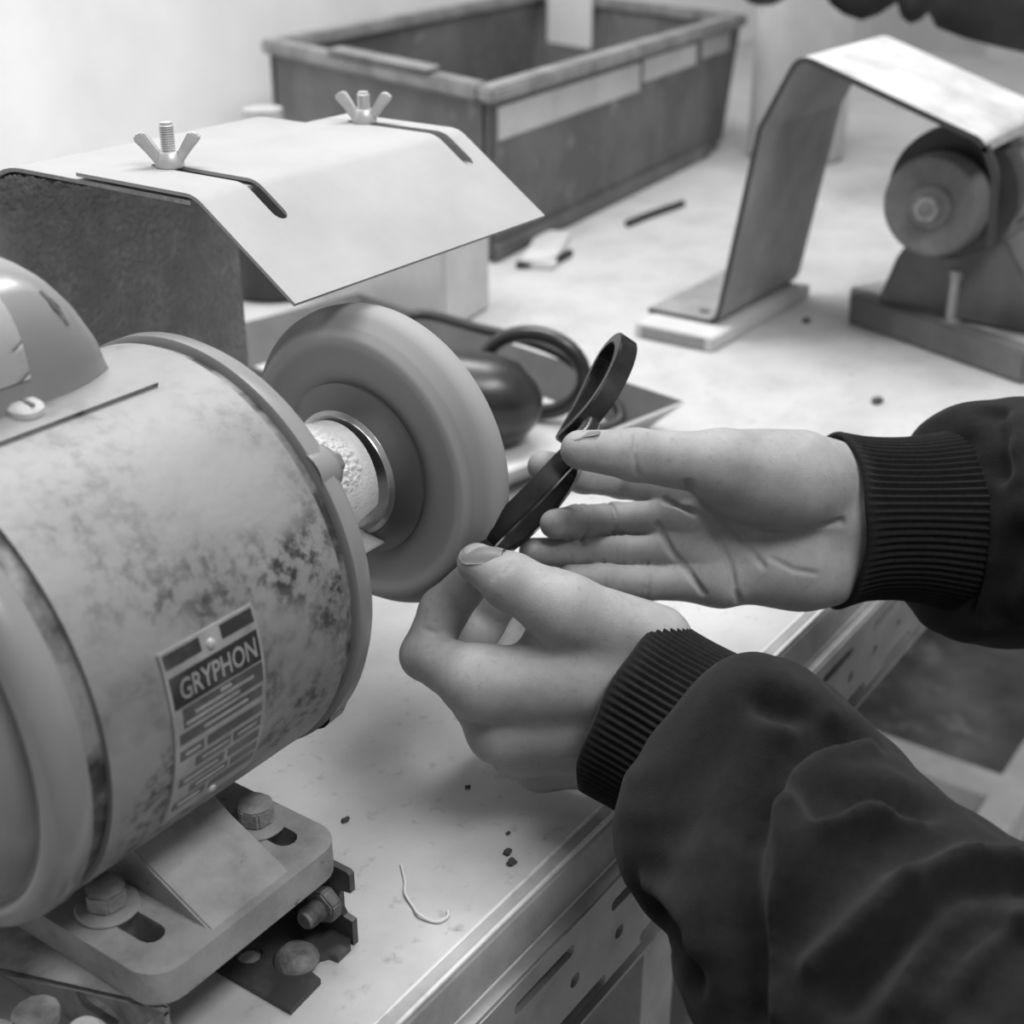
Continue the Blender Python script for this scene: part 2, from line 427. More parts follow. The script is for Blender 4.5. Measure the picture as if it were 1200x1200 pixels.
CREASES_R = [
  ([(0.4837, 0.2506, 0.1451), (0.4939, 0.2530, 0.1351), (0.5095, 0.2488, 0.1216), (0.5149, 0.2390, 0.1163), (0.5172, 0.2222, 0.1185), (0.5249, 0.2109, 0.1190), (0.5349, 0.2014, 0.1202)], 0.0036, 0.0015),
  ([(0.5085, 0.2749, 0.1211), (0.5077, 0.2570, 0.1192), (0.5082, 0.2474, 0.1116), (0.5050, 0.2387, 0.1015), (0.5013, 0.2336, 0.0919), (0.5042, 0.2323, 0.0841)], 0.0026, 0.0012),
  ([(0.5094, 0.2575, 0.1259), (0.5112, 0.2474, 0.1192), (0.5147, 0.2399, 0.1123), (0.5129, 0.2326, 0.1063), (0.5110, 0.2251, 0.1014)], 0.0020, 0.0011),
  ([(0.5027, 0.2742, 0.1108), (0.4972, 0.2627, 0.1019), (0.4957, 0.2538, 0.0967), (0.4946, 0.2454, 0.0890)], 0.0033, 0.0012),
  ([(0.5142, 0.2228, 0.1045), (0.5159, 0.2131, 0.1012), (0.5205, 0.2050, 0.1000)], 0.0013, 0.0011),
  ([(0.4739, 0.2710, 0.1661), (0.4676, 0.2679, 0.1605), (0.4680, 0.2665, 0.1507)], 0.0008, 0.0011),
  
]
RINGS_R = [
  ((0.5046, 0.3016, 0.1045), (0.7974, -0.6613, -0.1296), .0016, .0010, .0125),
  ((0.4840, 0.3041, 0.1116), (0.9448, -0.5574, -0.2159), .0014, .0010, .0115),
  ((0.4946, 0.2879, 0.0964), (0.5763, -0.8172, 0.0000), .0006, .0012, .0105),
  ((0.4922, 0.2897, 0.0968), (0.5763, -0.8172, 0.0000), .0004, .0009, .0105),
  ((0.4774, 0.3046, 0.0987), (0.5763, -0.8172, 0.0000), .0005, .0010, .0100),
  ((0.4901, 0.2719, 0.0879), (0.5586, -0.8297, -0.0451), .0006, .0010, .0105),
  ((0.4887, 0.2738, 0.0879), (0.5586, -0.8297, -0.0451), .0004, .0009, .0105),
  ((0.4764, 0.2860, 0.0909), (0.5586, -0.8297, -0.0451), .0006, .0010, .0100),
]
CREASES_L = [
  ([(0.4054, 0.2884, 0.1292), (0.4020, 0.2906, 0.1269), (0.3997, 0.2914, 0.1238)], .0005, .0009),
  ([(0.4067, 0.2859, 0.1290), (0.4018, 0.2875, 0.1264)], .0005, .0009),
  ([(0.3982, 0.3261, 0.0896), (0.3994, 0.3211, 0.0887), (0.3967, 0.3127, 0.0891)], .0009, .0012),
  ([(0.3911, 0.3192, 0.0860), (0.3923, 0.3147, 0.0881)], .0006, .0010),
  ([(0.3883, 0.3156, 0.0853), (0.3909, 0.3114, 0.0887)], .0005, .0010),
]
RINGS_L = [((0.4185, 0.3332, 0.0882), (-0.1512, -0.5349, -0.9019), .0008, .0014, .0120)]
LEFT['creases'] = CREASES_L; LEFT['rings'] = RINGS_L
RIGHT['creases'] = CREASES_R; RIGHT['rings'] = RINGS_R

def surface_nets(f, lo, hi, h, chunk=400000):
    lo = np.asarray(lo, np.float32); hi = np.asarray(hi, np.float32)
    n = np.ceil((hi-lo)/h).astype(int)+1
    g = [lo[i] + h*np.arange(n[i], dtype=np.float32) for i in range(3)]
    # coarse pass skips empty space
    V = np.empty(n, np.float32)
    X, Y, Z = np.meshgrid(*g, indexing='ij')
    PP = np.stack([X.ravel(), Y.ravel(), Z.ravel()], 1)
    st = 6
    cs = [np.arange(0, n[i]+st, st).clip(max=n[i]-1) for i in range(3)]
    CX, CY, CZ = np.meshgrid(*[g[i][cs[i]] for i in range(3)], indexing='ij')
    cv = f(np.stack([CX.ravel(), CY.ravel(), CZ.ravel()], 1)).reshape(CX.shape)
    near = np.repeat(np.repeat(np.repeat(np.round(cv, 5), st, 0), st, 1), st, 2)
    off = st//2
    near = np.pad(near, ((off, st), (off, st), (off, st)), mode='edge')[:n[0], :n[1], :n[2]]
    V = near.copy()
    sel = np.flatnonzero(np.abs(near).ravel() < h*st*2.2 + .006)
    vals = np.empty(len(sel), np.float32)
    for i in range(0, len(sel), chunk): vals[i:i+chunk] = f(PP[sel[i:i+chunk]])
    V.ravel()[sel] = vals if V.flags['C_CONTIGUOUS'] else vals
    V = np.ascontiguousarray(V); V.reshape(-1)[sel] = vals
    S = V < 0
    c = [S[i:n[0]-1+i, j:n[1]-1+j, k:n[2]-1+k] for i in (0, 1) for j in (0, 1) for k in (0, 1)]
    cnt = sum(x.astype(np.int8) for x in c); act = (cnt > 0) & (cnt < 8)
    idx = -np.ones(act.shape, np.int64); ii = np.argwhere(act); idx[act] = np.arange(len(ii))
    acc = np.zeros((len(ii), 3), np.float32); num = np.zeros(len(ii), np.float32)
    for ax in range(3):
        for a in (0, 1):
            for b in (0, 1):
                o0 = [0, 0, 0]; oth = [k for k in range(3) if k != ax]; o0[oth[0]] = a; o0[oth[1]] = b
                o1 = list(o0); o1[ax] = 1
                v0 = V[tuple((ii+o0).T)]; v1 = V[tuple((ii+o1).T)]
                m = (v0 < 0) != (v1 < 0)
                t = np.where(m, v0/np.where(m, v0-v1, 1), 0)
                p = np.tile(np.array(o0, np.float32), (len(ii), 1)); p[:, ax] = t
                acc += p*m[:, None]; num += m
    verts = lo + h*(ii + acc/np.maximum(num, 1)[:, None])
    faces = []
    for ax in range(3):
        u, w = [(1, 2), (2, 0), (0, 1)][ax]
        sl0 = [slice(1, n[i]-1) for i in range(3)]; sl1 = list(sl0)
        sl0[ax] = slice(0, n[ax]-1); sl1[ax] = slice(1, n[ax])
        A = S[tuple(sl0)]; B = S[tuple(sl1)]
        for flip in (False, True):
            e = np.argwhere((A & ~B) if not flip else (~A & B))
            if not len(e): continue
            base = e.copy(); base[:, u] += 1; base[:, w] += 1
            q = []
            for du, dw in ((-1, -1), (0, -1), (0, 0), (-1, 0)):
                k = base.copy(); k[:, u] += du; k[:, w] += dw
                q.append(idx[tuple(k.T)])
            q = np.stack(q, 1)
            faces.append(q[:, ::-1] if flip else q)
    F_ = np.concatenate(faces); F_ = F_[(F_ >= 0).all(1)]
    return verts, F_
def sdf_mesh(name, f, lo, hi, h, m, parent, relax=2):
    v, q = surface_nets(f, lo, hi, h)
    me = bpy.data.meshes.new(name)
    me.from_pydata(v.tolist(), [], q.tolist()); me.update()
    bm = bmesh.new(); bm.from_mesh(me)
    for _ in range(relax): bmesh.ops.smooth_vert(bm, verts=bm.verts, factor=.4, use_axis_x=True, use_axis_y=True, use_axis_z=True)
    bm.to_mesh(me); bm.free()
    for p in me.polygons: p.use_smooth = True
    me.materials.append(M[m])
    o = bpy.data.objects.new(name, me); COL.objects.link(o)
    if parent is not None:
        o.parent = parent; o.matrix_parent_inverse = Matrix.Translation(-parent_loc(parent))
    return o
def bounds(H, key, pad):
    pts = []
    if key == 'hand':
        for (a, b, ra, rb) in H['palm']: pts += [a, b]
        for J, R in H['fingers']: pts += list(J)
    else:
        for (a, b, ra, rb) in H['cones']: pts += [a, b]
    p = np.array(pts); return p.min(0)-pad, p.max(0)+pad

# ---------------------------------------------------------------- the person: two hands, ribbed cuffs, sleeves
person = empty('person', 'person in a black sweatshirt whose two bare hands hold eyeglasses to the wheel', 'person', (0.3523, 0.0749, 0.0395))
def build_hands():
    lo, hi = bounds(LEFT, 'hand', .034)
    o = sdf_mesh('left_hand', lambda P: hand_detail(P, hand_sdf(P, LEFT), LEFT), lo, hi, .0008, 'skin', person, 1)
    o['label'] = 'bare left hand seen from its back'
    lo, hi = bounds(RIGHT, 'hand', .034)
    r = sdf_mesh('right_hand', lambda P: hand_detail(P, hand_sdf(P, RIGHT), RIGHT), lo, hi, .0007, 'skin', person, 1)
    r['label'] = 'bare right hand with its palm turned up to view'
    return o, r
left_hand, right_hand = build_hands()
def nail(parent, base, tip, nrm, width, bulge=.0016):
    """curved shield lying on a finger tip: base -> tip direction, nrm outward"""
    a, b = Vector(base), Vector(tip); t = (b-a); L = t.length; t.normalize()
    n = Vector(nrm); n = (n - t*n.dot(t)).normalized(); s = t.cross(n)
    bm = bmesh.new(); nu, nv = 10, 12; g = []
    for i in range(nu+1):
        u = i/nu; row = []
        wmod = math.sqrt(max(0, 1-(max(0, .30-u)/.34)**2))*math.sqrt(max(0, 1-(max(0, u-.70)/.36)**2))
        for j in range(nv+1):
            v = -1 + 2*j/nv
            drop = v*v*width*.27 + .0012*(u-.4)**2*4
            row.append(bm.verts.new(a + t*(u*L) + s*(v*width/2*wmod) + n*(bulge - drop*wmod)))
        g.append(row)
    for i in range(nu):
        for j in range(nv): bm.faces.new((g[i][j], g[i+1][j], g[i+1][j+1], g[i][j+1]))
    r = bmesh.ops.solidify(bm, geom=bm.faces[:], thickness=.0004)
    o = from_bm('finger_nail', bm, 'nail', parent, ang=80)
    return o
nail(left_hand, (0.4102, 0.2935, 0.1302), (0.4066, 0.3119, 0.1271), (-0.1518, 0.0153, 0.9865), .0124, .0016)
nail(right_hand, (0.4663, 0.2844, 0.1666), (0.4560, 0.2933, 0.1656), (0.3722, 0.4338, 0.8101), .0110, .0004)
def ring_pts(c, ax, side, a, b, n, tilt=0.0):
    """ellipse around axis ax; a along side, b along the other direction"""
    ax = Vector(ax).normalized(); s = Vector(side); s = (s - ax*s.dot(ax)).normalized(); w = ax.cross(s)
    return [Vector(c) + s*(a*math.cos(2*PI*i/n)) + w*(b*math.sin(2*PI*i/n)) + ax*(tilt*math.cos(2*PI*i/n)) for i in range(n)]
def cuff(name, stations, nrib, label):
    """stations: (centre, axis, side, a, b); real ribs run along the cuff; open tube with a folded-in front hem"""
    n = nrib*6; bm = bmesh.new(); rows = []
    K = 5
    C_ = [Vector(s[0]) for s in stations]
    def lerp(k, t):
        def cr(i):
            q = [np.array(stations[max(0, min(len(stations)-1, k+j))][i], float) if i < 3 else stations[max(0, min(len(stations)-1, k+j))][i] for j in (-1, 0, 1, 2)]
            return .5*((2*q[1]) + (q[2]-q[0])*t + (2*q[0]-5*q[1]+4*q[2]-q[3])*t*t + (3*q[1]-q[0]-3*q[2]+q[3])*t**3)
        return [cr(i) for i in range(5)]
    sts = []
    for k in range(len(stations)-1):
        for i in range(K): sts.append(lerp(k, i/K))
    sts.append(lerp(len(stations)-2, 1.0))
    seq = []
    for j, s in enumerate(sts): seq.append((s, 1.0, 0.0))
    inner = [(sts[2], 0.90, 0), (sts[1], .91, 0), (sts[0], .925, 0.0), (sts[0], .96, -.0012)]
    for (s, sc, off) in inner + seq:
        c, ax, sd, a, b = s
        ki = next((q for q in range(4) if s is sts[q]), 4); rib = (0.0, .0002, .00045, .0007, .00085)[ki] if sc == 1.0 else 0.0
        ax_ = Vector(ax).normalized()
        pts = ring_pts(Vector(c)+ax_*off, ax, sd, a*sc, b*sc, n)
        row = []
        for i, p in enumerate(pts):
            ph = math.cos(2*PI*i*nrib/n); wob = .0005*math.sin(7*2*PI*i/n + 1.3)
            d = (p - Vector(c)); d = (d - ax_*d.dot(ax_)).normalized()
            row.append(bm.verts.new(p + d*(rib*ph) + ax_*wob))
        rows.append(row)
    for A, B in zip(rows, rows[1:]):
        for i in range(n): bm.faces.new((A[i], A[(i+1) % n], B[(i+1) % n], B[i]))
    o = from_bm(name, bm, 'rib', person, ang=180)
    o['label'] = label
    return o
AXL = (0.0500, -0.9804, -0.2147); SDL = (0.5654, -0.1274, 0.8118)
cuff('cuff', [((0.4290, 0.2442, 0.0662), AXL, SDL, .0405, .0355), ((0.4271, 0.2308, 0.0653), AXL, SDL, .0390, .0345), ((0.4248, 0.2156, 0.0639), AXL, SDL, .0390, .0345), ((0.4205, 0.1942, 0.0632), AXL, SDL, .0400, .0350)], 78, 'ribbed cuff around the left wrist')
AXR = (0.7827, -0.6717, -0.1209); SDR = (0.3529, 0.2489, 0.9019)
cuff('cuff', [((0.5553, 0.2112, 0.1101), AXR, SDR, .0405, .0300), ((0.5641, 0.2026, 0.1099), AXR, SDR, .0370, .0285), ((0.5807, 0.1884, 0.1073), AXR, SDR, .0370, .0290), ((0.5972, 0.1737, 0.1040), AXR, SDR, .0410, .0330), ((0.6076, 0.1649, 0.1019), AXR, SDR, .0440, .0380), ((0.6224, 0.1533, 0.0993), AXR, SDR, .0460, .0400)], 72, 'ribbed cuff around the right wrist')
FOLDS_SL = [   # (polyline, depth (+ valley, - ridge), width)
  ([(0.3972, 0.1690, 0.1148), (0.3970, 0.1622, 0.1136), (0.3998, 0.1562, 0.1125)], 0.0100, 0.0065),
  ([(0.3917, 0.1604, 0.1110), (0.4001, 0.1537, 0.1119), (0.4079, 0.1492, 0.1104)], -0.0040, 0.0045),
  ([(0.4018, 0.1429, 0.1087), (0.3839, 0.1513, 0.1081), (0.3708, 0.1553, 0.1049), (0.3548, 0.1547, 0.1016)], 0.0120, 0.0085),
  ([(0.3548, 0.1547, 0.1016), (0.3426, 0.1526, 0.0974), (0.3314, 0.1477, 0.0927), (0.3212, 0.1407, 0.0849), (0.3152, 0.1339, 0.0783), (0.3074, 0.1265, 0.0671)], 0.0140, 0.0085),
  ([(0.3996, 0.1323, 0.1067), (0.3884, 0.1387, 0.1092), (0.3800, 0.1428, 0.1093), (0.3669, 0.1429, 0.1093), (0.3515, 0.1387, 0.1080)], -0.0060, 0.0050),
  ([(0.3515, 0.1387, 0.1080), (0.3394, 0.1316, 0.1049), (0.3310, 0.1288, 0.0994), (0.3226, 0.1287, 0.0913), (0.3170, 0.1278, 0.0847), (0.3110, 0.1250, 0.0765), (0.3052, 0.1198, 0.0687)], -0.0070, 0.0050),
  ([(0.3743, 0.1088, 0.1113), (0.3735, 0.1169, 0.1123), (0.3685, 0.1269, 0.1125), (0.3585, 0.1298, 0.1115)], 0.0120, 0.0085),
  ([(0.3490, 0.1254, 0.1098), (0.3566, 0.1194, 0.1120), (0.3639, 0.1131, 0.1122), (0.3696, 0.1047, 0.1107)], -0.0060, 0.0045),
  ([(0.3758, 0.0715, 0.1035), (0.3634, 0.0824, 0.1079), (0.3519, 0.0897, 0.1086), (0.3423, 0.0946, 0.1069)], -0.0060, 0.0048),
  ([(0.3423, 0.0946, 0.1069), (0.3314, 0.0989, 0.1027), (0.3212, 0.1049, 0.0957), (0.3135, 0.1120, 0.0867)], -0.0060, 0.0048),
  ([(0.3555, 0.1020, 0.1100), (0.3447, 0.1112, 0.1078), (0.3313, 0.1172, 0.1009), (0.3198, 0.1208, 0.0906)], 0.0070, 0.0110),
  ([(0.3657, 0.0686, 0.1054), (0.3538, 0.0770, 0.1075), (0.3437, 0.0833, 0.1070), (0.3327, 0.0872, 0.1039), (0.3230, 0.0917, 0.0990), (0.3109, 0.0976, 0.0888)], 0.0100, 0.0080),
  ([(0.3450, 0.0773, 0.1069), (0.3327, 0.0821, 0.1039), (0.3187, 0.0844, 0.0971), (0.3091, 0.0841, 0.0900)], -0.0060, 0.0050),
  ([(0.3419, 0.0716, 0.1058), (0.3284, 0.0758, 0.1024), (0.3167, 0.0782, 0.0963), (0.3096, 0.0774, 0.0913)], 0.0090, 0.0070),
  ([(0.3476, 0.0631, 0.1054), (0.3371, 0.0668, 0.1045), (0.3243, 0.0703, 0.1005), (0.3138, 0.0740, 0.0946)], -0.0060, 0.0050),
  ([(0.3399, 0.0605, 0.1041), (0.3299, 0.0634, 0.1022), (0.3183, 0.0661, 0.0971)], 0.0090, 0.0080),
  ([(0.3528, 0.1885, 0.0422), (0.3397, 0.1745, 0.0511), (0.3233, 0.1602, 0.0603), (0.3184, 0.1544, 0.0562)], 0.0080, 0.0060),
  ([(0.3505, 0.1870, 0.0532), (0.3358, 0.1704, 0.0653), (0.3257, 0.1604, 0.0686), (0.3197, 0.1549, 0.0637)], -0.0040, 0.0050),
]
FOLDS_SR = [
  ([(0.6060, 0.1646, 0.1576), (0.5932, 0.1573, 0.1521), (0.5847, 0.1506, 0.1404)], .0075, .0050),
  ([(0.5954, 0.1658, 0.1368), (0.5834, 0.1542, 0.1192), (0.5756, 0.1490, 0.0984), (0.5723, 0.1500, 0.0756)], .0030, .0016),
  ([(0.5932, 0.1626, 0.1385), (0.5814, 0.1511, 0.1208), (0.5739, 0.1463, 0.0999), (0.5704, 0.1473, 0.0773)], -.0015, .0020),
  ([(0.5675, 0.1328, 0.1150), (0.5666, 0.1372, 0.0974), (0.5659, 0.1382, 0.0802)], .0050, .0080),
]
def folded(S, folds):
    """press valleys / raise ridges along polylines on the sleeve, each along its own mean surface normal"""
    prep = []
    for pts, amp, w in folds:
        Q = np.array(pts, np.float32); g = np.zeros(3, np.float32)
        for k in range(3):
            e = np.zeros(3, np.float32); e[k] = .002
            g[k] = float((limb_sdf(Q+e, S) - limb_sdf(Q-e, S)).mean())
        n = g/np.linalg.norm(g)
        prep.append((pts, [q - (q @ n)*n for q in Q], n, amp, w))
    def f(P):
        d = limb_sdf(P, S)
        for pts, fp, n, amp, w in prep:
            Pf = P - (P @ n)[:, None]*n
            d = d + amp*np.exp(-(polydist(Pf, fp)/w)**2)*np.exp(-(polydist(P, pts)/.028)**2)
        return d + .0006*np.sin(P[:, 0]*210+3*np.sin(P[:, 2]*90))*np.sin(P[:, 1]*170+P[:, 2]*120)
    return f
lo, hi = bounds(SLEEVE_L, 'limb', .085)
sl = sdf_mesh('sleeve', folded(SLEEVE_L, FOLDS_SL), lo, hi, .0020, 'cloth', person, 1)
sl['label'] = 'left sleeve, the larger one, bunched in deep folds'
lo, hi = bounds(SLEEVE_R, 'limb', .080)
sr = sdf_mesh('sleeve', folded(SLEEVE_R, FOLDS_SR), lo, hi, .0018, 'cloth', person, 2)
sr['label'] = 'right sleeve at the right edge of the picture'

# ---------------------------------------------------------------- eyeglasses frame held between the hands
glasses = empty('eyeglasses_frame', 'black acetate eyeglasses frame without lenses, held edge-on against the polishing wheel', 'eyeglasses', (0.4639, 0.3170, 0.1277))
def rim(name, near_mid, u, v, a, b, tw, th, squash=2.6):
    u = Vector(u).normalized(); v = Vector(v); v = (v - u*v.dot(u)).normalized(); w = u.cross(v)
    c = Vector(near_mid) + v*b
    bm = bmesh.new(); n = 64; rings = []
    for i in range(n):
        t = 2*PI*i/n; ct, st = math.cos(t), math.sin(t)
        sx = math.copysign(abs(ct)**(2/squash), ct); sy = math.copysign(abs(st)**(2/squash), st)
        ring = []
        for (o, k) in ((-1, -1), (1, -1), (1, 1), (-1, 1)):
            e = th*.5*o
            dep = tw*.5*k
            ring.append(bm.verts.new(c + u*((a+e)*sx) + v*((b+e)*sy) + w*(dep + .0025*sx*sx)))
        rings.append(ring)
    for i in range(n):
        A, B = rings[i], rings[(i+1) % n]
        for k in range(4): bm.faces.new((A[k], A[(k+1) % 4], B[(k+1) % 4], B[k]))
    return from_bm(name, bm, 'acetate', glasses, bevel=.0007, ang=35), c, u, v, w
r1, c1, u1, v1, w1 = rim('rim', (0.4436, 0.3031, 0.1400), (0.7498, -0.3278, 0.5842), (0.7507, 0.3336, -0.5632), .0275, .0175, .0092, .0054)
r2, c2, u2, v2, w2 = rim('rim', (0.5026, 0.2985, 0.1762), (0.8596, 0.1167, 0.4962), (0.6126, 0.6644, -0.4008), .0265, .0165, .0090, .0056)
bm = bmesh.new()
p0 = c1 + u1*.0272 - v1*.011; p1 = c2 - u2*.0262 - v2*.011
for q in (0,):
    pts = smooth_path([p0 - u1*.002, p0 + u1*.004 - v1*.002, (p0+p1)/2 - v1*.003, p1 - u2*.004 - v2*.002, p1 + u2*.002], 5)
    b_tube(bm, pts, .0044, 12)
from_bm('bridge', bm, 'acetate', glasses)
for (c_, u_, v_, w_, sgn) in ((c1, u1, v1, w1, -1), (c2, u2, v2, w2, 1)):
    bm = bmesh.new()
    Rm = Matrix((u_, v_, w_)).transposed()
    b_box(bm, c_ + u_*(sgn*.0290) + v_*(-.009 if sgn < 0 else .006), (.010, .009, .0085), Rm)
    e = from_bm('endpiece', bm, 'acetate', glasses, bevel=.0015)

# ---------------------------------------------------------------- electric motor
AY, AZ, RM = .3787, .143, .0830
AX = (1, 0, 0)
def cyl_pt(x, th, r): return Vector((x, AY + r*math.cos(th), AZ + r*math.sin(th)))
motor = empty('electric_motor', 'grey dust-covered electric motor with a dark nameplate driving the polishing wheel', 'motor', (.265, AY, .036))
bm = bmesh.new()
b_lathe(bm, [(.2125, RM-.004), (.2125, RM), (.3185, RM), (.3185, RM-.004)], (0, AY, AZ), AX, 128, close=True)
shell = from_bm('shell', bm, 'motor', motor, ang=30)
bm = bmesh.new()
b_lathe(bm, [(.3185, RM-.010), (.3185, RM-.0022), (.3235, RM-.0022), (.3235, RM-.010)], (0, AY, AZ), AX, 128, close=True)
from_bm('joint_ring', bm, 'ring', motor)
bm = bmesh.new()
b_lathe(bm, [(.2060, RM-.010), (.2060, RM-.0022), (.2125, RM-.0022), (.2125, RM-.010)], (0, AY, AZ), AX, 128, close=True)
from_bm('joint_ring', bm, 'ring', motor)
# drive side bell: rim, sloping face, bearing boss
bm = bmesh.new()
b_lathe(bm, [(.3235, RM-.012), (.3235, RM-.001), (.3245, RM+.0012), (.3300, RM+.0012), (.3335, RM-.001), (.3355, RM-.006), (.3365, RM-.016), (.3390, .050), (.3430, .040), (.3470, .036), (.3520, .0335), (.3540, .030), (.3540, .010)], (0, AY, AZ), AX, 128)
bell_r = from_bm('drive_bell', bm, 'bell', motor, ang=35)
for th in (PI*.795, PI*1.23, PI*.30, PI*1.70):
    bm = bmesh.new(); d = cyl_pt(0, th, 1) - Vector((0, AY, AZ))
    c = Vector((.3380, AY, AZ)) + d*(RM-.0085)
    b_lathe(bm, [(-.014, .0110), (-.005, .0105), (-.0010, .0085), (.0010, .005), (.0015, 0)], c, AX, 28)
    lug = from_bm('bolt_lug', bm, 'bell', motor)
    bm = bmesh.new(); b_prism(bm, hex_poly(.0048), 0, .004, lambda p, c=c: (c.x+.0010+p[2], c.y+p[0], c.z+p[1]))
    from_bm('bolt_head', bm, 'rust_bolt', lug, bevel=.0004)
# rear bell: dome with stepped rings
bm = bmesh.new()
b_lathe(bm, [(.2060, RM-.012), (.2060, RM-.0015), (.2045, RM+.0008), (.1960, RM+.0005), (.1925, RM-.002), (.1910, RM-.0055), (.1915, RM-.0080), (.1945, RM-.0095), (.1940, RM-.0110), (.1890, RM-.0125), (.1840, RM-.0160),
             (.1800, RM-.0220), (.1770, RM-.032), (.1750, .040), (.1740, .030), (.1735, 0)], (0, AY, AZ), AX, 128)
from_bm('rear_bell', bm, 'bell', motor, ang=60)
# capacitor cover on top
bm = bmesh.new(); rows = []
for i in range(29):
    t = i/28; x = .150 + .1435*t
    e = 1 - max(0, (t-.78)/.22)**2.3; e = min(e, 1 - max(0, (.10-t)/.10)**2.5)
    e = max(e, 0); hgt = .045*max(e, .0)**.62; wid = .042*(.80 + .20*e)
    row = []
    for j in range(25):
        a = PI*j/24; sy, sz = -math.cos(a), math.sin(a)
        sy = math.copysign(abs(sy)**.72, sy); sz = abs(sz)**.62
        y = .4080 + wid*sy; base = AZ + math.sqrt(max(RM**2 - (y-AY)**2, 0)) - .001
        row.append(bm.verts.new((x, y, base*(1-sz) + sz*(AZ+RM-.002+hgt))))
    rows.append(row)
for A, B in zip(rows, rows[1:]):
    for j in range(24): bm.faces.new((A[j], A[j+1], B[j+1], B[j]))
cap = from_bm('capacitor_cover', bm, 'bell', motor, ang=60)
cap['label'] = 'rounded capacitor cover on top of the motor'
# curved base flange of the cover
bm = bmesh.new(); rows = []
for i in range(21):
    x = .140 + .157*i/20
    rows.append([[bm.verts.new(cyl_pt(x, math.radians(40 + 66*j/20), RM+h)) for h in (.0002, .0016)] for j in range(21)])
for A, B in zip(rows, rows[1:]):
    for j in range(20):
        bm.faces.new((A[j][1], A[j+1][1], B[j+1][1], B[j][1]))
for R_ in (rows[0], rows[-1]):
    for j in range(20): bm.faces.new((R_[j][0], R_[j+1][0], R_[j+1][1], R_[j][1]))
for A, B in zip(rows, rows[1:]):
    for j in (0, 20): bm.faces.new((A[j][0], B[j][0], B[j][1], A[j][1]))
from_bm('cover_flange', bm, 'motor', cap, ang=50)
bm = bmesh.new(); c = cyl_pt(.2508, math.radians(99.0), RM+.0016); nrm = (c - Vector((c.x, AY, AZ))).normalized()
b_lathe(bm, [(0, .0062), (.0018, .0060), (.0032, .0042), (.0035, 0)], c, nrm, 24)
sc = from_bm('screw', bm, 'dust', cap)
bm = bmesh.new(); b_box(bm, c + nrm*.0036, (.009, .0014, .0006), frame(nrm))
from_bm('screw_slot', bm, 'rust_bolt', sc)
# sticker on the cover: follows the cover side
bm = bmesh.new(); rows = []
dgx = bpy.context.evaluated_depsgraph_get(); dgx.update()
def on_cover(x, z):
    ok, loc, nr, fi = cap.ray_cast(Vector((x, .30, z)), Vector((0, 1, 0)))
    return loc + Vector((0, -.0006, 0)) if ok else Vector((x, .366, z))
for i in range(9):
    rows.append([bm.verts.new(on_cover(.205+.050*i/8, .236+.026*j/8)) for j in range(9)])
for A, B in zip(rows, rows[1:]):
    for j in range(8): bm.faces.new((A[j], A[j+1], B[j+1], B[j]))
bmesh.ops.solidify(bm, geom=bm.faces[:], thickness=.0003)
st = from_bm('sticker', bm, 'sticker', cap); st['label'] = 'worn white sticker'
bm = bmesh.new(); sa, sb = on_cover(.2700, .2590), on_cover(.2745, .2475)
b_tube(bm, [sa + Vector((0, .0011, 0)), sa.lerp(sb, .5) + Vector((0, .0009, 0)), sb + Vector((0, .0011, 0))], [.0010, .0021, .0010], 12)
vsl = from_bm('dent_shade', bm, 'ring', cap)  # raised dark capsule standing in for the shade of a dent
# nameplate bent round the shell
NX0, NX1 = .2368, .2768
T0, T1 = math.radians(163.5), math.radians(211)
def np_pt(u, v, h): return cyl_pt(NX0 + (NX1-NX0)*u, T0 + (T1-T0)*v, RM + h)
def np_patch(name, u0, u1, v0, v1, h, m, parent, nv=14, th=.0004):
    bm = bmesh.new(); rows = []
    k = max(2, int(nv*(v1-v0)+.999))
    for i in range(k+1):
        v = v0 + (v1-v0)*i/k
        rows.append([[bm.verts.new(np_pt(u, v, hh)) for hh in (h-th, h)] for u in (u0, u1)])
    for A, B in zip(rows, rows[1:]):
        bm.faces.new((A[0][1], A[1][1], B[1][1], B[0][1]))
        for s in (0, 1): bm.faces.new((A[s][0], A[s][1], B[s][1], B[s][0]))
    for R_ in (rows[0], rows[-1]): bm.faces.new((R_[0][0], R_[1][0], R_[1][1], R_[0][1]))
    return from_bm(name, bm, m, parent, ang=60)
plate = np_patch('nameplate', 0, 1, 0, 1, .0010, 'plate_light', motor, 24, .0012)
plate['label'] = 'dark printed nameplate lettered GRYPHON'
np_patch('print_band', .03, .40, .015, .085, .00115, 'plate', plate)
np_patch('print_band', .62, .97, .015, .085, .00115, 'plate', plate)
np_patch('print_band', .03, .97, .125, .285, .00115, 'plate', plate)
np_patch('print_band', .10, .97, .295, .40, .00115, 'plate_mid', plate)
for v0, segs in ((.42, ((.05, .95),)), (.515, ((.05, .30), (.34, .95))), (.60, ((.22, .60), (.64, .95))), (.69, ((.06, .55), (.60, .95))), (.775, ((.20, .62), (.66, .96))), (.86, ((.05, .40), (.45, .96)))):
    for a, b in segs: np_patch('print_band', a, b, v0, v0+.058, .00115, 'plate_mid', plate)
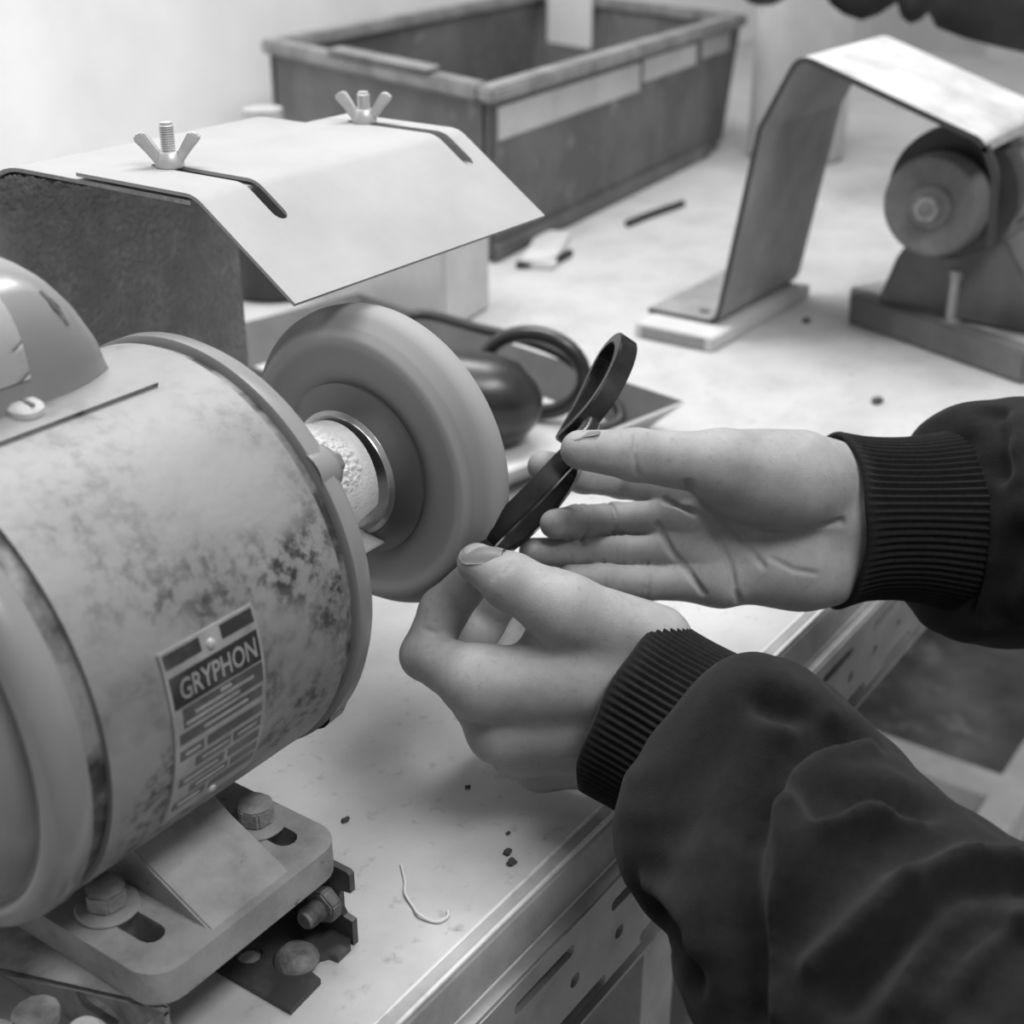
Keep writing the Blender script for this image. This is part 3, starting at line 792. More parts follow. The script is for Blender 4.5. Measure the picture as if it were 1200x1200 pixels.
def np_text(txt, u0, u1, vmid, vh):
    cu = bpy.data.curves.new('t', 'FONT'); cu.body = txt; cu.size = 1.0; cu.align_x = 'LEFT'; cu.resolution_u = 3; cu.offset = .015
    to = bpy.data.objects.new('t', cu); COL.objects.link(to)
    dg = bpy.context.evaluated_depsgraph_get()
    me = bpy.data.meshes.new_from_object(to.evaluated_get(dg)); bpy.data.objects.remove(to); bpy.data.curves.remove(cu)
    xs = [v.co.x for v in me.vertices]; ys = [v.co.y for v in me.vertices]; x0, x1, y0, y1 = min(xs), max(xs), min(ys), max(ys)
    for v in me.vertices:
        v.co = np_pt(u0 + (u1-u0)*(v.co.x-x0)/(x1-x0), vmid + vh*(.5-(v.co.y-y0)/(y1-y0)), .00135)
    me.materials.clear(); me.materials.append(M['plate_light'])
    o = bpy.data.objects.new('lettering', me); COL.objects.link(o); o.parent = plate
    o.matrix_parent_inverse = Matrix.Translation(-parent_loc(plate))
np_text('GRYPHON', .11, .93, .205, .105)
for (a, b, v) in ((.50, .62, .315), (.22, .86, .345), (.12, .70, .378), (.30, .78, .45), (.10, .26, .545), (.28, .58, .63), (.10, .48, .72), (.68, .90, .63), (.26, .58, .805), (.10, .34, .89)):
    np_patch('print_line', a, b, v-.008, v+.008, .00135, 'plate_light', plate)
for (u, v) in ((.5, .075), (.52, .955)):
    bm = bmesh.new(); c = np_pt(u, v, .0008); nr = (c - Vector((c.x, AY, AZ))).normalized()
    b_lathe(bm, [(0, .0019), (.0009, .0016), (.0013, .0008), (.0014, 0)], c, nr, 16)
    from_bm('rivet', bm, 'zinc', plate)

# cast foot
FX0, FX1, FY0, FZ = .2185, .3125, .2975, .050
bm = bmesh.new()
def rrect(x0, x1, y0, y1, r, n=6):
    pts = []
    for cx, cy, a in ((x1-r, y1-.001, 0), (x0+r, y1-.001, PI/2), (x0+r, y0+r, PI), (x1-r, y0+r, 3*PI/2)):
        rr = r if cy < y1-.002 else .001
        for i in range(n+1):
            t = a + PI/2*i/n; pts.append((cx + (r if rr == r else .001)*math.cos(t) + (0 if rr == r else (r-.001)*(1 if a == 0 else -1)), cy + rr*math.sin(t)))
    return pts
b_prism(bm, rrect(FX0, FX1, FY0, .372, .012), FZ-.0135, FZ, holes=[slot_poly(.2345, .3245, .024, .0095, PI/2), slot_poly(.2985, .3225, .024, .0095, PI/2)])
foot = from_bm('foot', bm, 'foot', motor, bevel=.0012, ang=30)
foot['label'] = 'cast foot with two slotted ears'
bm = bmesh.new()
w = [(FY0+.0015, FZ-.001), (.372, FZ-.001), (.372, .090), (.350, .078), (.330, .0635)]
v0 = [bm.verts.new((.2470, y, z)) for y, z in w]; v1 = [bm.verts.new((.2860, y, z)) for y, z in w]
for i in range(5): bm.faces.new((v0[i], v0[(i+1) % 5], v1[(i+1) % 5], v1[i]))
bm.faces.new(v0[::-1]); bm.faces.new(v1)
from_bm('saddle_ramp', bm, 'foot', foot, bevel=.0008)
def hex_bolt(name, c, axis, r, h, m, parent, washer=True, dome=True):
    root = None
    bm = bmesh.new(); R = frame(axis); c = Vector(c)
    z0 = .0022 if washer else 0
    b_prism(bm, hex_poly(r, 6, .4), z0, z0+h, lambda p: c + R @ Vector(p))
    o = from_bm(name, bm, m, parent, bevel=r*.10)
    if dome:
        bm = bmesh.new(); b_lathe(bm, [(0, r*.86), (r*.22, r*.62), (r*.30, 0)], c + R @ Vector((0, 0, z0+h-.0002)), axis, 20)
        from_bm('bolt_crown', bm, m, o if parent is None or parent.parent is None else parent)
    if washer:
        bm = bmesh.new(); b_lathe(bm, [(0, r*.5), (0, r*1.42), (.0010, r*1.48), (.0022, r*1.40), (.0022, r*.5)], c, axis, 32, close=True)
        from_bm('washer', bm, 'foot', o if parent is None or parent.parent is None else parent)
    return o
hex_bolt('hex_bolt', (.2345, .3395, FZ), (0, 0, 1), .0078, .0075, 'dusty_bolt', foot)
hex_bolt('hex_bolt', (.2985, .3300, FZ), (0, 0, 1), .0078, .0075, 'dusty_bolt', foot)
# far-side foot
bm = bmesh.new()
b_prism(bm, rrect(FX0, FX1, .385, .460, .012), FZ-.0135, FZ)
from_bm('foot', bm, 'foot', motor, bevel=.0012)
# shaft and dusty shroud
bm = bmesh.new(); b_lathe(bm, [(.345, 0), (.345, .0095), (.425, .0095), (.425, 0)], (0, AY, AZ), AX, 40)
from_bm('shaft', bm, 'dark_steel', motor)
bm = bmesh.new(); rows = []
A0, A1 = math.radians(-20), math.radians(192)
for i in range(13):
    t = i/12; x = .3440 + .0625*t; r = .0385 - .0135*t
    rows.append([[bm.verts.new(cyl_pt(x + (.002*math.sin((a-A0)*1.2) if i == 12 else 0), a, r+h)) for h in (-.0012, .0)] for a in [A0 + (A1-A0)*j/30 for j in range(31)]])
for A, B in zip(rows, rows[1:]):
    for j in range(30):
        for s in (0, 1): bm.faces.new((A[j][s], A[j+1][s], B[j+1][s], B[j][s]))
    for j in (0, 30): bm.faces.new((A[j][0], A[j][1], B[j][1], B[j][0]))
for R_ in (rows[0], rows[-1]):
    for j in range(30): bm.faces.new((R_[j][0], R_[j+1][0], R_[j+1][1], R_[j][1]))
shroud = from_bm('shaft_shroud', bm, 'dust', motor, ang=60)
shroud['label'] = 'pale half-tube shroud caked with polishing dust over the shaft'
# fluffy dust heap on the shroud
bm = bmesh.new(); rng = random.Random(3)
NXD, NTD = 110, 130; rows = []
for i in range(NXD+1):
    t = i/NXD; x = .345 + .054*t; r = .0385 - .0135*(x-.344)/.0625
    row = []
    for j in range(NTD+1):
        a = math.radians(70 + 95*j/NTD); s = j/NTD
        env = max(0, math.sin(PI*min(1, max(0, s))))**.6 * max(0, math.sin(PI*min(1, .06+.94*t)))**.5
        q = Vector((x*420, a*14, 0)); hgt = -.0008 + env*(.0030 + .0016*mnoise.noise(q) + .0010*mnoise.noise(q*2.7) + .0007*rng.random())
        row.append(bm.verts.new(cyl_pt(x, a, r+hgt)))
    rows.append(row)
for A, B in zip(rows, rows[1:]):
    for j in range(NTD): bm.faces.new((A[j], A[j+1], B[j+1], B[j]))
heap = from_bm('dust_heap', bm, 'dust', shroud, ang=180); heap['label'] = 'fluffy heap of white polishing dust'
bm = bmesh.new(); b_box(bm, (.410, .3655, .1165), (.030, .012, .0015), Matrix.Rotation(.5, 3, 'X'))
from_bm('shroud_lip', bm, 'hood', shroud, bevel=.0004)

# ---------------------------------------------------------------- polishing wheel with its flanges
WX = -.0155
wheel = empty('polishing_wheel', 'round grey polishing wheel with a dark steel flange, mounted beside the motor', 'wheel', (.445, AY, .075))
bm = bmesh.new()
b_lathe(bm, [(.4362, .020), (.4362, .0400), (.4358, .0500), (.4345, .0545), (.4330, .0575), (.4336, .0605), (.4372, .0635), (.4400, .0648), (.4418, .0665), (.4445, .0684), (.4490, .0690), (.4535, .0684), (.4565, .0655), (.4580, .060), (.4585, .020)], (WX, AY, AZ), AX, 160, close=True)
from_bm('disc', bm, 'wheel', wheel, ang=50)
bm = bmesh.new()
b_lathe(bm, [(.4365, .024), (.4340, .0388), (.4325, .0386), (.4270, .0285), (.4265, .024)], (WX, AY, AZ), AX, 128, close=True)
from_bm('outer_flange', bm, 'dark_steel', wheel, ang=30)
bm = bmesh.new()
b_lathe(bm, [(.4300, .010), (.4300, .0305), (.4285, .0305), (.4276, .0285), (.4268, .0283), (.4260, .0262), (.4255, .0260), (.4255, .010)], (WX, AY, AZ), AX, 128, close=True)
fl = from_bm('inner_flange', bm, 'steel', wheel, ang=25); fl['label'] = 'bright turned steel collar'
bm = bmesh.new()
b_lathe(bm, [(.4580, .008), (.4580, .034), (.4620, .032), (.4650, .012), (.4900, .009), (.4900, .008)], (WX, AY, AZ), AX, 64, close=True)
from_bm('far_flange', bm, 'dark_steel', wheel, ang=30)

# ---------------------------------------------------------------- angle irons carrying the motor
ang = empty('slotted_angle_iron', 'short dark slotted angle iron standing under the right end of the motor foot', 'angle iron', (.305, .33, 0))
T = .0028
bm = bmesh.new()   # upright flange, in the plane x = .311, with a cut-open slot at its end
def upr(p): return (.3125 - p[2], p[0], p[1])
def arc_notch(cx, cy, r, a0, a1, n=7): return [(cx + r*math.cos(a0+(a1-a0)*i/n), cy + r*math.sin(a0+(a1-a0)*i/n)) for i in range(n+1)]
outl = [(.2940, .0), (.2940, .0120)] + [(.2985, .0125), (.3000, .0150), (.3000, .0225), (.2985, .0250)] + [(.2940, .0260), (.2940, .0345), (.2955, .0355), (.44, .0355), (.44, 0)]
b_prism(bm, outl, 0, T, upr, holes=[slot_poly(.345, .019, .022, .008), slot_poly(.40, .019, .03, .008)])
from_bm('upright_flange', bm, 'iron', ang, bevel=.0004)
bm = bmesh.new()
outl = [(.3097, .2955), (.3070, .2930)] + [(.2990, .2925), (.2985, .2965), (.2955, .2985), (.2905, .2985), (.2880, .2965)] + [(.2870, .2905), (.2690, .2890), (.2680, .44), (.3097, .44)]
b_prism(bm, outl, .0002, T, holes=[slot_poly(.281, .3215, .010, .010), slot_poly(.29, .36, .03, .008, PI/2)])
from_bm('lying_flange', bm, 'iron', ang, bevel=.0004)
nb = hex_bolt('hex_nut', (.3097, .3050, .0175), (-1, 0, 0), .0076, .0062, 'rust_bolt', ang, washer=False, dome=False)
bm = bmesh.new(); R = frame((-1, 0, 0))
prof = [(-.004, 0), (-.004, .004)]
for i in range(12): prof += [(.004+.00085*i, .0044), (.0044+.00085*i, .0037)]
prof += [(.0150, .0034), (.0150, 0)]
b_lathe(bm, prof, (.3097, .3050, .0175), (-1, 0, 0), 24)
from_bm('threaded_end', bm, 'rust_bolt', nb, ang=25)
bm = bmesh.new(); b_lathe(bm, [(0, .0088), (.0012, .0086), (.0040, .0060), (.0050, .003), (.0052, 0)], (.2895, .3050, T), (0, 0, 1), 32)
from_bm('round_bolt_head', bm, 'rust_bolt', ang)
# left rail: dusty slotted angle whose flange lies level under the foot
rail = empty('slotted_angle_iron', 'dusty slotted angle iron reaching out from under the left end of the motor foot', 'angle iron', (.20, .33, 0))
bm = bmesh.new()
b_prism(bm, [(.1650, .2985), (.2235, .2985), (.2235, .46), (.1650, .46)], FZ-.0165, FZ-.0138, holes=[slot_poly(.1960, .3330, .004, .016, 0), slot_poly(.1800, .3350, .004, .018, 0), slot_poly(.196, .385, .004, .016), slot_poly(.18, .385, .004, .016)])
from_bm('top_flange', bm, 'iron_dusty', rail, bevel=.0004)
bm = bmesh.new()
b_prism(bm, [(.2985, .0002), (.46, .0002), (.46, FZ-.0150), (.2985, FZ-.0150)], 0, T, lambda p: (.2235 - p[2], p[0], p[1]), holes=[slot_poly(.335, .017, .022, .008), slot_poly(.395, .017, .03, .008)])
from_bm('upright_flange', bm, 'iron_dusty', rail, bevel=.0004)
bm = bmesh.new(); b_lathe(bm, [(0, .0075), (.0012, .0072), (.004, .005), (.0048, 0)], (.1985, .3110, FZ-.0138), (0, 0, 1), 24)
from_bm('round_bolt_head', bm, 'dust', rail)
# dirt pile under the motor
bm = bmesh.new()
rng = random.Random(5); rows = []
for i in range(41):
    rows.append([bm.verts.new((.140 + .075*i/40, .282 + .060*j/40, .0005 + .018*max(0, math.sin(PI*i/40))**.7*max(0, math.sin(PI*j/40))**.7*(.6+.4*rng.random()))) for j in range(41)])
for A, B in zip(rows, rows[1:]):
    for j in range(40): bm.faces.new((A[j], A[j+1], B[j+1], B[j]))
dp = from_bm('dirt_heap', bm, 'iron_dusty', None, ang=180)
tag(dp, 'heap of dark grinding dirt under the left angle iron', 'dirt', kind='stuff')

# ---------------------------------------------------------------- hood over the wheel
hood = empty('wheel_hood', 'pale dusty sheet-metal hood bent over the polishing wheel', 'hood', (.47, .575, 0))
HX0, HX1 = .391, .5475
def hood_dust(prof):
    P = [Vector((p[0], p[1])) for p in prof]; bm = bmesh.new(); rows = []; L = [0.0]
    for a, b in zip(P, P[1:]): L.append(L[-1] + (b-a).length)
    def at(s):
        for k in range(len(P)-1):
            if s <= L[k+1]:
                t = (s-L[k])/(L[k+1]-L[k]); d = (P[k+1]-P[k]).normalized(); return P[k].lerp(P[k+1], t), Vector((d.y, -d.x))
        return P[-1], Vector((-1, 0))
    for i in range(121):
        x = HX0 + .0005 + .085*i/120; row = []
        for j in range(141):
            u, v = i/120, j/140; c, n = at(.055 + .115*v)
            e = min(1, 4*(1-u))*min(1, 5*v)*min(1, 4*(1-v))
            q = Vector((x*260, (.115*v)*260, 1.7)); h = .0010 + e*(.0012 + .0022*max(0, mnoise.noise(q)) + .0012*mnoise.noise(q*2.3))
            h = h if e > .02 else .0008
            p = c + n*h; row.append(bm.verts.new((x, p.x, p.y)))
        rows.append(row)
    for A, B in zip(rows, rows[1:]):
        for j in range(140): bm.faces.new((A[j], A[j+1], B[j+1], B[j]))
    return bm
prof = fillet([(.436, .2560), (.575, .2560), (.575, .004)], .032, 12)
bm = bmesh.new(); sweep_profile(bm, prof, .0018, HX0, HX1, 1)
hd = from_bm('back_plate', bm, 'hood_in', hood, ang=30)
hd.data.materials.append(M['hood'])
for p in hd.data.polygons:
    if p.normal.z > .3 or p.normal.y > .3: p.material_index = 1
hd['label'] = 'back plate with dust-caked inside'
dc = from_bm('dust_cake', hood_dust(prof), 'hood_in', hd, ang=180); dc['label'] = 'clumpy dust caked inside the hood'
bm = bmesh.new()
b_prism(bm, [(HX0, .545), (HX1, .545), (HX1, .625), (HX0, .625)], .0003, .003)
from_bm('base_flange', bm, 'hood', hood)
VX0, VX1 = .391, .5680
prof = fillet([(.3813, .2228), (.4333, .2590), (.506, .2590)], .016, 8)
bm = bmesh.new(); sweep_profile(bm, prof, .0016, VX0, VX1, 1)
vis = from_bm('visor', bm, 'hood', hood, ang=25); vis['label'] = 'adjustable visor with two curved slots'
for sx in (.4225, .5530):
    bm = bmesh.new(); b_prism(bm, slot_poly(sx, .4530, .078, .0072, PI/2, 8), .20, .2555 if False else .30)
    cut = from_bm('cutter', bm, 'hood', None, smooth=False); boolean_cut(vis, cut)
def wing_nut(name, c, ang_z, label, th=.0135):
    root = empty(name, label, 'wing nut', c, 'wing nuts on the hood')
    c = Vector(c)
    bm = bmesh.new(); b_lathe(bm, [(0, 0), (0, .0062), (.0012, .0064), (.0060, .0047), (.0066, .0040), (.0066, 0)], c, (0, 0, 1), 28)
    from_bm('nut_body', bm, 'zinc', root)
    for s in (-1, 1):
        bm = bmesh.new()
        outl = [(.0030, .0008), (.0052, .0008), (.0098, .0068), (.0145, .0120), (.0137, .0137), (.0102, .0152), (.0088, .0140), (.0042, .0066), (.0030, .0060)]
        R = Matrix.Rotation(ang_z, 3, 'Z')
        b_prism(bm, outl, -.0029, .0029, lambda p, s=s: c + R @ Vector((s*p[0], p[2], p[1])))
        from_bm('wing', bm, 'zinc', root, bevel=.0008)
    bm = bmesh.new(); prof = [(-.006, 0), (-.006, .0029)]
    k = int(th/.0010)
    for i in range(k): prof += [(.0055+.0010*i, .0033), (.0060+.0010*i, .0028)]
    prof += [(.0060+.0010*k, .0026), (.0060+.0010*k, 0)]
    b_lathe(bm, prof, c, (0, 0, 1), 20)
    from_bm('threaded_stud', bm, 'zinc', root, ang=30)
    return root
wing_nut('wing_nut', (.4225, .4815, .2600), math.radians(-52), 'zinc wing nut with a tall threaded stud, nearer one on the hood', .0135)
wing_nut('wing_nut', (.5530, .4815, .2600), math.radians(-62), 'dusty zinc wing nut with a short stud, farther one on the hood', .0090)

# ---------------------------------------------------------------- workbench
bench = empty('workbench', 'long pale workbench with a slotted steel front rail', 'workbench', (1.2, .7, -.9))
BY0 = .2565
bm = bmesh.new()
prof = fillet([(1.29, -.024), (1.29, -.0005), (BY0+.004, -.0005), (BY0+.0035, -.0008)], .001, 2)
b_box(bm, (1.30, (BY0+.0045+1.398)/2, -.0125), (3.2, 1.398-BY0-.0045, .025))
from_bm('worktop', bm, 'bench', bench)
bm = bmesh.new()
bm2 = [(BY0+.0045, -.0001), (BY0+.0015, -.0002), (BY0-.0005, -.0010), (BY0-.0030, -.0040), (BY0-.0042, -.009), (BY0-.0045, -.0245), (BY0+.0045, -.0245)]
a = [bm.verts.new((-.30, y, z)) for y, z in bm2]; b = [bm.verts.new((2.9, y, z)) for y, z in bm2]
for i in range(len(a)): bm.faces.new((a[i], a[(i+1) % len(a)], b[(i+1) % len(a)], b[i]))
bm.faces.new(a[::-1]); bm.faces.new(b)
ed = from_bm('edge_band', bm, 'bench_edge', bench, ang=20); ed['label'] = 'worn grey edge band'
for (y, z, r) in ((BY0+.0048, -.0003, .0010), (BY0-.0012, -.0016, .0011), (BY0-.0040, -.0243, .0010)):
    bm = bmesh.new(); b_tube(bm, [(-.30, y, z), (2.9, y, z)], r, 8); from_bm('worn_edge', bm, 'edge_worn', ed)
def slotted_rail(name, x0, x1, z0, z1, y, parent, period=.0750, off=.0, m='steel_rail', rows=True):
    """steel strip in the x-z plane: two staggered rows of long slots and a row of round holes, all cut through"""
    pieces = []; h = z1-z0; holes = []
    x = x0 + off
    while x < x1-.05:
        holes.append(slot_poly(x+.0225, z1-h*.20, .045, .0062)); holes.append(slot_poly(x+.0500, z1-h*.82, .045, .0062))
        for dx in (.008, .046): holes.append(slot_poly(x+dx, z1-h*.51, .0075, .0070))
        x += period
    bm = bmesh.new()
    b_prism(bm, [(x0, z0), (x1, z0), (x1, z1), (x0, z1)], 0, .004, lambda p: (p[0], y+p[2], p[1]), holes=holes)
    return from_bm(name, bm, m, parent, ang=30)
RY = .2450
sr1 = slotted_rail('slotted_rail', .02, 1.90, -.0880, -.0262, RY, bench, off=.029)
bm = bmesh.new(); b_box(bm, (.96, RY+.016, -.0253), (1.88, .030, .0015)); from_bm('rail_flange', bm, 'steel_rail', sr1)
bm = bmesh.new(); b_box(bm, (.96, RY+.009, -.0885), (1.88, .018, .002)); from_bm('rail_lip', bm, 'steel_rail', sr1)
for lx in (-.05, .52, 1.80):
    bm = bmesh.new()
    b_box(bm, (lx, RY+.026, -.494), (.035, .0025, .808)); b_box(bm, (lx-.0165, RY+.042, -.494), (.0025, .032, .808))
    from_bm('leg', bm, 'steel_rail', bench)
for lx in (-.05, 1.80):
    bm = bmesh.new(); b_box(bm, (lx, 1.24, -.4625), (.035, .035, .875)); from_bm('leg', bm, 'steel_rail', bench)
# lower frame of the bench
lr = slotted_rail('lower_rail', .30, 2.0, -.560, -.500, RY, bench, off=.01, m='lit_rail')
bm = bmesh.new(); b_box(bm, (1.15, RY+.018, -.5005), (1.70, .034, .002)); from_bm('rail_flange', bm, 'lit_rail', lr)
bm = bmesh.new(); b_box(bm, (1.272, .74, -.5150), (.045, .96, .030)); from_bm('cross_rail', bm, 'lit_rail', bench, bevel=.002)
bm = bmesh.new()
holes = []
for i in range(6):
    for j in range(4): holes.append(slot_poly(.30+.055*i, -.46+.10*j, .012 if j % 2 else .045, .012, PI/2))
b_prism(bm, [(.27, -.50), (.66, -.50), (.66, -.12), (.27, -.12)], 0, .002, lambda p: (1.56+p[2], p[0], p[1]), holes=holes)
from_bm('perforated_panel', bm, 'steel_rail', bench)

# shavings and crumbs on the bench
bm = bmesh.new()
b_tube(bm, smooth_path([(.3570, .3088, .0008), (.3500, .3010, .0008), (.3436, .2956, .0015), (.3395, .2880, .0010), (.3368, .2835, .0020), (.3372, .2780, .0008), (.3390, .2744, .0008), (.3430, .2735, .0008), (.3456, .2752, .0012)], 6), .0006, 6)
tag(from_bm('thread', bm, 'thread', None), 'fine pale curled thread lying on the bench near its front edge', 'thread')
def crumb(c, r, lab, seed):
    bm = bmesh.new(); bmesh.ops.create_icosphere(bm, subdivisions=2, radius=r); rg = random.Random(seed)
    for v in bm.verts:
        k = .6 + .7*rg.random(); v.co = Vector((v.co.x*k*1.3, v.co.y*k, max(v.co.z*.6*k, -r*.3))) + Vector((c[0], c[1], r*.3))
    return tag(from_bm('crumb', bm, 'crumb', None, ang=180), lab, 'crumb', 'dark crumbs on the bench')
crumb((0.3894, 0.2772, 0.0000), .0018, 'dark crumb on the bench, larger upper one of the close pair', 1)
crumb((0.3850, 0.2719, 0.0000), .0021, 'dark crumb on the bench, lower one of the close pair', 2)
crumb((0.3664, 0.3479, 0.0000), .0016, 'dark crumb on the bench beside the motor foot', 3)
crumb((0.4003, 0.2845, 0.0000), .0010, 'tiny dark crumb on the bench just above the close pair', 4)
crumb((0.4166, 0.3185, 0.0000), .0012, 'dark crumb on the bench below the left hand', 5)
crumb((0.9846, 0.3531, 0.0000), .0045, 'dark crumb on the bench above the right hand', 6)
crumb((1.1391, 0.4813, 0.0000), .0045, 'dark crumb on the bench right of the bent guard', 7)

# ---------------------------------------------------------------- things at the back of the bench
# stacking crate
crate = empty('storage_crate', 'large dark grey storage crate with a dusty rim at the back of the bench', 'crate', (1.50, 1.05, 0))
c0 = Vector((1.134, .8240, 0)); du = Vector((.702, .086, 0)).normalized(); dv = Vector((.1316, .424, 0)).normalized()
LU, LV, HB, TW = .705, .445, .172, .012
def cb(u, v, z): return c0 + du*u + dv*v + Vector((0, 0, z))
def wallbox(name, u0, u1, v0, v1, z0, z1, m, taper=0.0, bev=.003, parent=None):
    bm = bmesh.new(); vs_ = []
    for z in (z0, z1):
        for (u, v) in ((u0, v0), (u1, v0), (u1, v1), (u0, v1)):
            uu = u - (taper if (z == z0 and u > LU*.5) else 0)
            vs_.append(bm.verts.new(cb(uu, v, z)))
    for f in ((0, 3, 2, 1), (4, 5, 6, 7), (0, 1, 5, 4), (1, 2, 6, 5), (2, 3, 7, 6), (3, 0, 4, 7)): bm.faces.new([vs_[i] for i in f])
    return from_bm(name, bm, m, parent or crate, bevel=bev)
wallbox('bottom', .0, LU-.06, .0, LV, .004, .016, 'crate')
front = wallbox('side_panel', 0, LU, 0, TW, .012, HB-.012, 'crate', .045)
wallbox('side_panel', 0, LU, LV-TW, LV, .012, HB-.012, 'crate', .045)
end = wallbox('end_panel', 0, TW, TW, LV-TW, .012, HB-.012, 'crate')
wallbox('end_panel', LU-TW, LU, TW, LV-TW, .012, HB-.012, 'crate', .045)
for (a, b, c, d) in ((-.008, LU+.008, -.008, TW+.006), (-.008, LU+.008, LV-TW-.006, LV+.008)): wallbox('rim', a, b, c, d, HB-.014, HB+.002, 'crate_rim')
for (a, b) in ((-.008, TW+.006), (LU-TW-.006, LU+.008)): wallbox('rim', a, b, TW+.0061, LV-TW-.0061, HB-.014, HB+.002, 'crate_rim')
wallbox('bottom_ledge', -.004, LU-.10, -.006, -.0002, .0006, .020, 'crate')
wallbox('dust_strip', .012, .36, -.0012, -.0001, HB-.052, HB-.020, 'crate_paper', bev=0)
wallbox('dust_strip', .37, .54, -.0012, -.0001, HB-.044, HB-.018, 'crate_paper', bev=0)
wallbox('dust_strip', .56, .66, -.0012, -.0001, HB-.040, HB-.016, 'crate_paper', bev=0)
wallbox('rim_cap', -.010, TW+.010, .10, .30, HB+.0021, HB+.007, 'crate_rim')
wallbox('handle_shade', -.0015, -.0001, .12, .30, .060, .105, 'dark', bev=0)  # flat dark sheet painting the shade of a handle opening
wallbox('divider', TW+.02, TW+.03, .33, .36, .016, HB-.03, 'crate_rim')
bm = bmesh.new()
ps = [cb(LU-.030, v, z) for v, z in ((.295, .0165), (.400, .0165), (.400, .27), (.295, .27))]
a = [bm.verts.new(p) for p in ps]; b = [bm.verts.new(p + du*.004) for p in ps]
bm.faces.new(a); bm.faces.new(b[::-1])
for k in range(4): bm.faces.new((a[k], a[(k+1) % 4], b[(k+1) % 4], b[k]))
tag(from_bm('paper_sheet', bm, 'wall', None), 'white card standing in the far corner of the dark crate', 'card')
# flat offcuts by the crate
bm = bmesh.new(); b_box(bm, (1.1969, 0.8005, 0.0040), (.13, .035, .007), Matrix.Rotation(.45, 3, 'Z'))
tag(from_bm('wood_strip', bm, 'white_block', None, bevel=.001), 'short pale strip lying against the foot of the crate', 'strip')
bm = bmesh.new(); b_tube(bm, smooth_path([(1.1311, 0.7924, 0.0040), (1.1509, 0.7696, 0.0040), (1.2000, 0.7729, 0.0040)], 6), .004, 8)
tag(from_bm('rubber_strip', bm, 'rubber', None), 'short dark strip lying on the bench below the crate corner', 'strip')
bm = bmesh.new(); b_tube(bm, smooth_path([(1.3382, 0.7872, 0.0040), (1.3956, 0.7877, 0.0040), (1.4591, 0.7842, 0.0040)], 6), .004, 8)
tag(from_bm('rubber_strip', bm, 'rubber', None), 'dark strip lying on the bench under the long side of the crate', 'strip')
# white box and dark block behind the polishing wheel
wb = empty('white_box', 'bright white box standing behind the polishing wheel under the hood', 'box', (.95, .80, 0))
bm = bmesh.new(); Rz = Matrix.Rotation(.16, 3, 'Z')
b_box(bm, Vector((.955, .790, .062)), (.085, .125, .122), Rz)
from_bm('body', bm, 'white_block', wb, bevel=.002)
bm = bmesh.new(); b_box(bm, Vector((.955, .790, .125)), (.091, .131, .010), Rz)
from_bm('lid', bm, 'white_block', wb, bevel=.002)
db = empty('dark_bottle', 'dark bottle partly hidden between the hood post and the white box', 'bottle', (.93, .93, 0))
bm = bmesh.new(); b_lathe(bm, [(.0005, 0), (.0005, .040), (.006, .044), (.110, .044), (.125, .036), (.134, .018), (.150, .016), (.150, 0)], (.935, .935, 0), (0, 0, 1), 40)
from_bm('body', bm, 'black', db)
bm = bmesh.new(); b_lathe(bm, [(.1505, 0), (.1505, .019), (.170, .018), (.171, 0)], (.935, .935, 0), (0, 0, 1), 32)
from_bm('cap', bm, 'zinc', db)
# tray with a black tool and its cable
tray = empty('metal_tray', 'shallow dark metal tray with flared walls behind the wheel', 'tray', (.78, .60, 0))
tA, tB = Vector((.833, .4394, .03)), Vector((.900, .800, .03)); tN = (tB-tA).normalized(); tX = Vector((-tN.y, tN.x, 0))*1.0
tD, tC = tA + tX*.175 - Vector((0, 0, 0)), tB + tX*.175
ctr = (tA+tB+tC+tD)/4
def inset(p, d): 
    q = p.copy(); 
    q += (ctr-p).normalized()*d; q.z = .002; return q
inn = [inset(p, .032) for p in (tA, tB, tC, tD)]; rimv = [tA, tB, tC, tD]
bm = bmesh.new(); b_prism(bm, [(p.x, p.y) for p in inn], .0004, .0024); from_bm('floor_plate', bm, 'white_block', tray)
for i, m in ((0, 'tray'), (1, 'tray'), (2, 'tray'), (3, 'tray_lit')):
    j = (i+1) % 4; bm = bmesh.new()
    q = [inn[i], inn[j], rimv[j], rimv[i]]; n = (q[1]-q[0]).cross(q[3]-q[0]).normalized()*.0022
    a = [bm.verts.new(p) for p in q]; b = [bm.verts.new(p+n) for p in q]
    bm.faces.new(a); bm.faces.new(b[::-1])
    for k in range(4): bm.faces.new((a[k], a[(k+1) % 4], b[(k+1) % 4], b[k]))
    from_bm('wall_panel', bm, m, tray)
tool = empty('power_tool', 'glossy black rounded power tool with a loop handle lying in the tray', 'power tool', (.755, .56, .003))
bm = bmesh.new()
tp = Vector((.742, .548, .036)); ta = Vector((.35, -.55, -.12)).normalized()
b_lathe(bm, [(-.070, 0), (-.068, .018), (-.052, .028), (-.025, .0325), (.000, .033), (.020, .030), (.034, .020), (.041, .009), (.042, 0)], tp, ta, 48)
from_bm('housing', bm, 'black', tool, ang=60)
bm = bmesh.new(); hc = tp + Vector((.055, -.005, .004))
ring = [hc + Vector((.020*math.cos(t)*.6, -.036*math.cos(t), .030*math.sin(t))) for t in [2*PI*i/32 for i in range(33)]]
b_tube(bm, ring, .0058, 10); from_bm('loop_handle', bm, 'black', tool)
bm = bmesh.new()
b_tube(bm, smooth_path([tp - ta*.066, (.800, .660, .060), (.812, .600, .058), (.818, .540, .052), (.822, .500, .030), (.815, .480, .012), (.78, .50, .008)], 8), .0042, 10)
